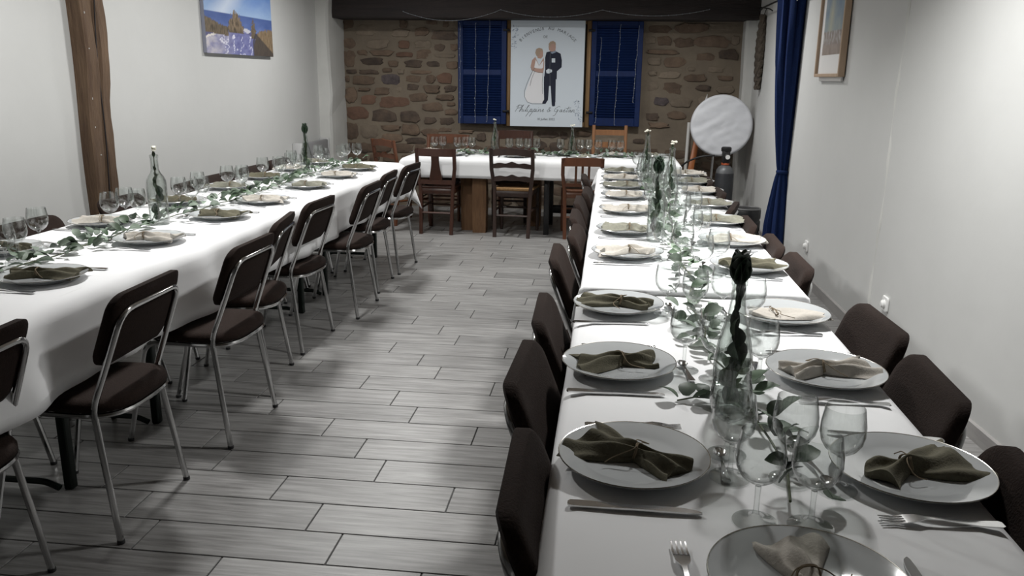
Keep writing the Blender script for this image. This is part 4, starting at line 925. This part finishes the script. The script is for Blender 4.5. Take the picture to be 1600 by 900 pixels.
for i, (x, y, s_, l) in enumerate(((.25, 1.49, 1, 'farther of two glasses just before the tall bottle'), (.243, 1.395, 1, 'nearer of two glasses just before the tall bottle'), (.263, 1.242, 1, 'nearest to the left of the end plate'), (.350, 1.40, 1, 'rearmost of the three by the olive napkin plate'), (.425, 1.375, .97, 'nearest to the right plate with olive napkin'), (.350, 1.238, 1, 'front right one near the end plate'), (.207, 1.956, 1, 'beside the second olive napkin, left of the tall bottle'), (.275, 1.90, 1, 'directly behind the tall bottle, left'), (.375, 1.88, 1, 'directly behind the tall bottle, right'), (.195, 2.46, .97, 'behind the third olive napkin'), (.27, 2.38, 1, 'amid leaves behind the third olive napkin'), (.36, 2.43, 1, 'opposite the flat beige napkin'), (.42, 2.30, 1, 'next to the flat beige napkin'))):
    put_glass(x, y, ZN, 'clear stemmed wine glass %s' % l, 'glasses on the right table', s_)
n = 0
for (x, y, z, k, v, r_) in RL[3:]:
    for (xx, yy_) in ((.225, y-.08), (.29, y-.17)):
        if put_glass(xx+random.uniform(-.015, .015), yy_+random.uniform(-.03, .03), ZF_, 'wine glass on aisle half of far right tables, %s pair' % ORD[min(n//2, 11)]+(', outer' if n % 2 == 0 else ', inner'), 'glasses on the right table'): pass
        n += 1
n = 0
for (x, y, z, k, v, r_) in RR[3:]:
    for (xx, yy_) in ((.40, y-.09), (.345, y-.20)):
        put_glass(xx+random.uniform(-.015, .015), yy_+random.uniform(-.03, .03), ZF_, 'wine glass on wall half of far right tables, %s pair' % ORD[min(n//2, 11)]+(', outer' if n % 2 == 0 else ', inner'), 'glasses on the right table')
        n += 1
LG = [(-2.10, 2.60), (-2.145, 2.72), (-2.225, 2.95), (-2.205, 3.40), (-2.15, 3.53), (-2.23, 3.56), (-2.09, 3.92), (-2.10, 4.05), (-2.19, 3.98), (-2.21, 4.22), (-2.08, 4.48), (-2.13, 4.60), (-2.20, 4.55), (-2.08, 5.05), (-2.14, 5.17), (-2.21, 5.08), (-2.09, 5.35), (-2.16, 5.42), (-2.22, 5.60), (-2.07, 5.85), (-2.15, 5.95), (-2.20, 6.10), (-2.03, 6.12), (-2.05, 6.30), (-1.97, 6.33)]
for i, (x, y) in enumerate(LG):
    put_glass(x, y, ZL, 'clear wine glass in the middle of left table, %s from the camera end' % (['first', 'second', 'third', 'fourth', 'fifth', 'sixth', 'seventh', 'eighth', 'ninth', 'tenth', 'eleventh', 'twelfth', 'thirteenth', 'fourteenth', 'fifteenth', 'sixteenth', 'seventeenth', 'eighteenth', 'nineteenth', 'twentieth', 'fifth last', 'fourth last', 'third last', 'second last', 'last'][i]), 'glasses on the left table')
HG = [(-1.69, 7.95), (-1.62, 8.0), (-1.46, 7.93), (-1.39, 7.99), (-1.32, 7.94), (-.955, 7.95), (-.86, 7.98), (-.775, 7.95), (-.69, 7.97), (-.46, 7.97), (-.27, 7.96), (-.19, 7.97), (-.10, 7.98), (.03, 7.95), (.11, 7.92), (.17, 7.96)]
for i, (x, y) in enumerate(HG):
    put_glass(x, y, ZH, 'small wine glass on the head table, number %s from the left' % (['one', 'two', 'three', 'four', 'five', 'six', 'seven', 'eight', 'nine', 'ten', 'eleven', 'twelve', 'thirteen', 'fourteen', 'fifteen', 'sixteen'][i]), 'glasses on the head table')
# ------------------------------------------------------------------ eucalyptus garlands: a stem and single leaves
def garland(label, path, count, seed, wd=.07, mixp=(.45, .45, .10), stuff=0):
    rs = random.Random(seed); t = thing('eucalyptus_garland', label, 'garland', path[0], 0, 'eucalyptus garlands'); o0 = Vector(path[0])
    P = fillet(path, .1, 4); L_ = [0]
    for i in range(1, len(P)): L_.append(L_[-1]+(Vector(P[i])-Vector(P[i-1])).length)
    def at(s_):
        s_ *= L_[-1]
        for i in range(1, len(P)):
            if L_[i] >= s_: break
        q = (s_-L_[i-1])/max(1e-6, L_[i]-L_[i-1]); return Vector(P[i-1]).lerp(Vector(P[i]), q), (Vector(P[i])-Vector(P[i-1])).normalized()
    st_ = [at(i/40)[0]-o0+Vector((.012*math.sin(i*1.7), 0, .010)) for i in range(41)]
    part('stem', G().tube(st_, .0026, 5), STEM, t)
    extra = [G(), G(), G()]
    for i in range(count):
        s_ = (i+rs.random())/count; p, d = at(s_); side = rs.choice((-1, 1)); nrm = Vector((-d.y, d.x, 0))
        off = abs(rs.gauss(0, .5))*wd; q = p-o0+nrm*side*off*.8+Vector((0, 0, .012+rs.uniform(0, .045)*(1-min(1, off/wd/1.2))))
        a = math.atan2(d.y, d.x)-PI/2+side*rs.uniform(.3, 1.7)+(PI if rs.random() < .3 else 0)
        w_ = GPd(q+o0)
        if w_ < .02: continue
        kind = 0 if rs.random() < mixp[0] else (1 if rs.random() < mixp[1]/(mixp[1]+mixp[2]) else 2)
        sc = rs.uniform(.7, 1.12); rot = (rs.uniform(-.25, .75), rs.uniform(-.7, .7), a)
        o = link('leaf', leaf_me[kind], t, q, rot, (sc*rs.uniform(.9, 1.25), sc, sc))
    return t
def GPd(q): return min([math.hypot(a-q.x, b-q.y) for a, b in GP] or [9])-.01
garland('long eucalyptus garland down the middle of the right table', [(.33, 1.30, ZN), (.35, 1.60, ZN), (.29, 2.05, ZN), (.28, 2.60, ZN), (.30, 2.78, ZF_), (.29, 3.4, ZF_), (.30, 4.4, ZF_), (.29, 5.4, ZF_), (.31, 6.25, ZF_)], 250, 5)
garland('long eucalyptus garland down the middle of the left table', [(-2.06, 2.35, ZL), (-2.05, 3.0, ZL), (-2.09, 3.4, ZL), (-2.04, 4.2, ZL), (-2.06, 5.2, ZL), (-2.04, 6.1, ZL), (-1.90, 6.28, ZL)], 280, 6)
garland('eucalyptus garland along the head table', [(-1.45, 7.92, ZH), (-1.0, 7.95, ZH), (-.5, 7.93, ZH), (.25, 7.94, ZH)], 150, 7, wd=.06, mixp=(.25, .7, .05))
# a loose sprig lying in front of the tall bottle
sp_ = thing('eucalyptus_sprig', 'loose green sprig lying left of the tall bottle', 'sprig', (.175, 1.74, ZN))
part('stem', G().tube([(0, 0, .006), (.04, .015, .01), (.08, .02, .008)], .0018, 5), STEM, sp_)
for (x, y, a, s_) in ((.0, 0, 1.2, .9), (.02, .01, -.3, .95), (.035, .0, -1.9, 1.0), (.06, .02, .2, .8), (.05, .01, -2.6, .9)): link('leaf', leaf_me[0], sp_, (x, y, .014), (.3, .3*a, a), (s_*1.2, s_, s_))
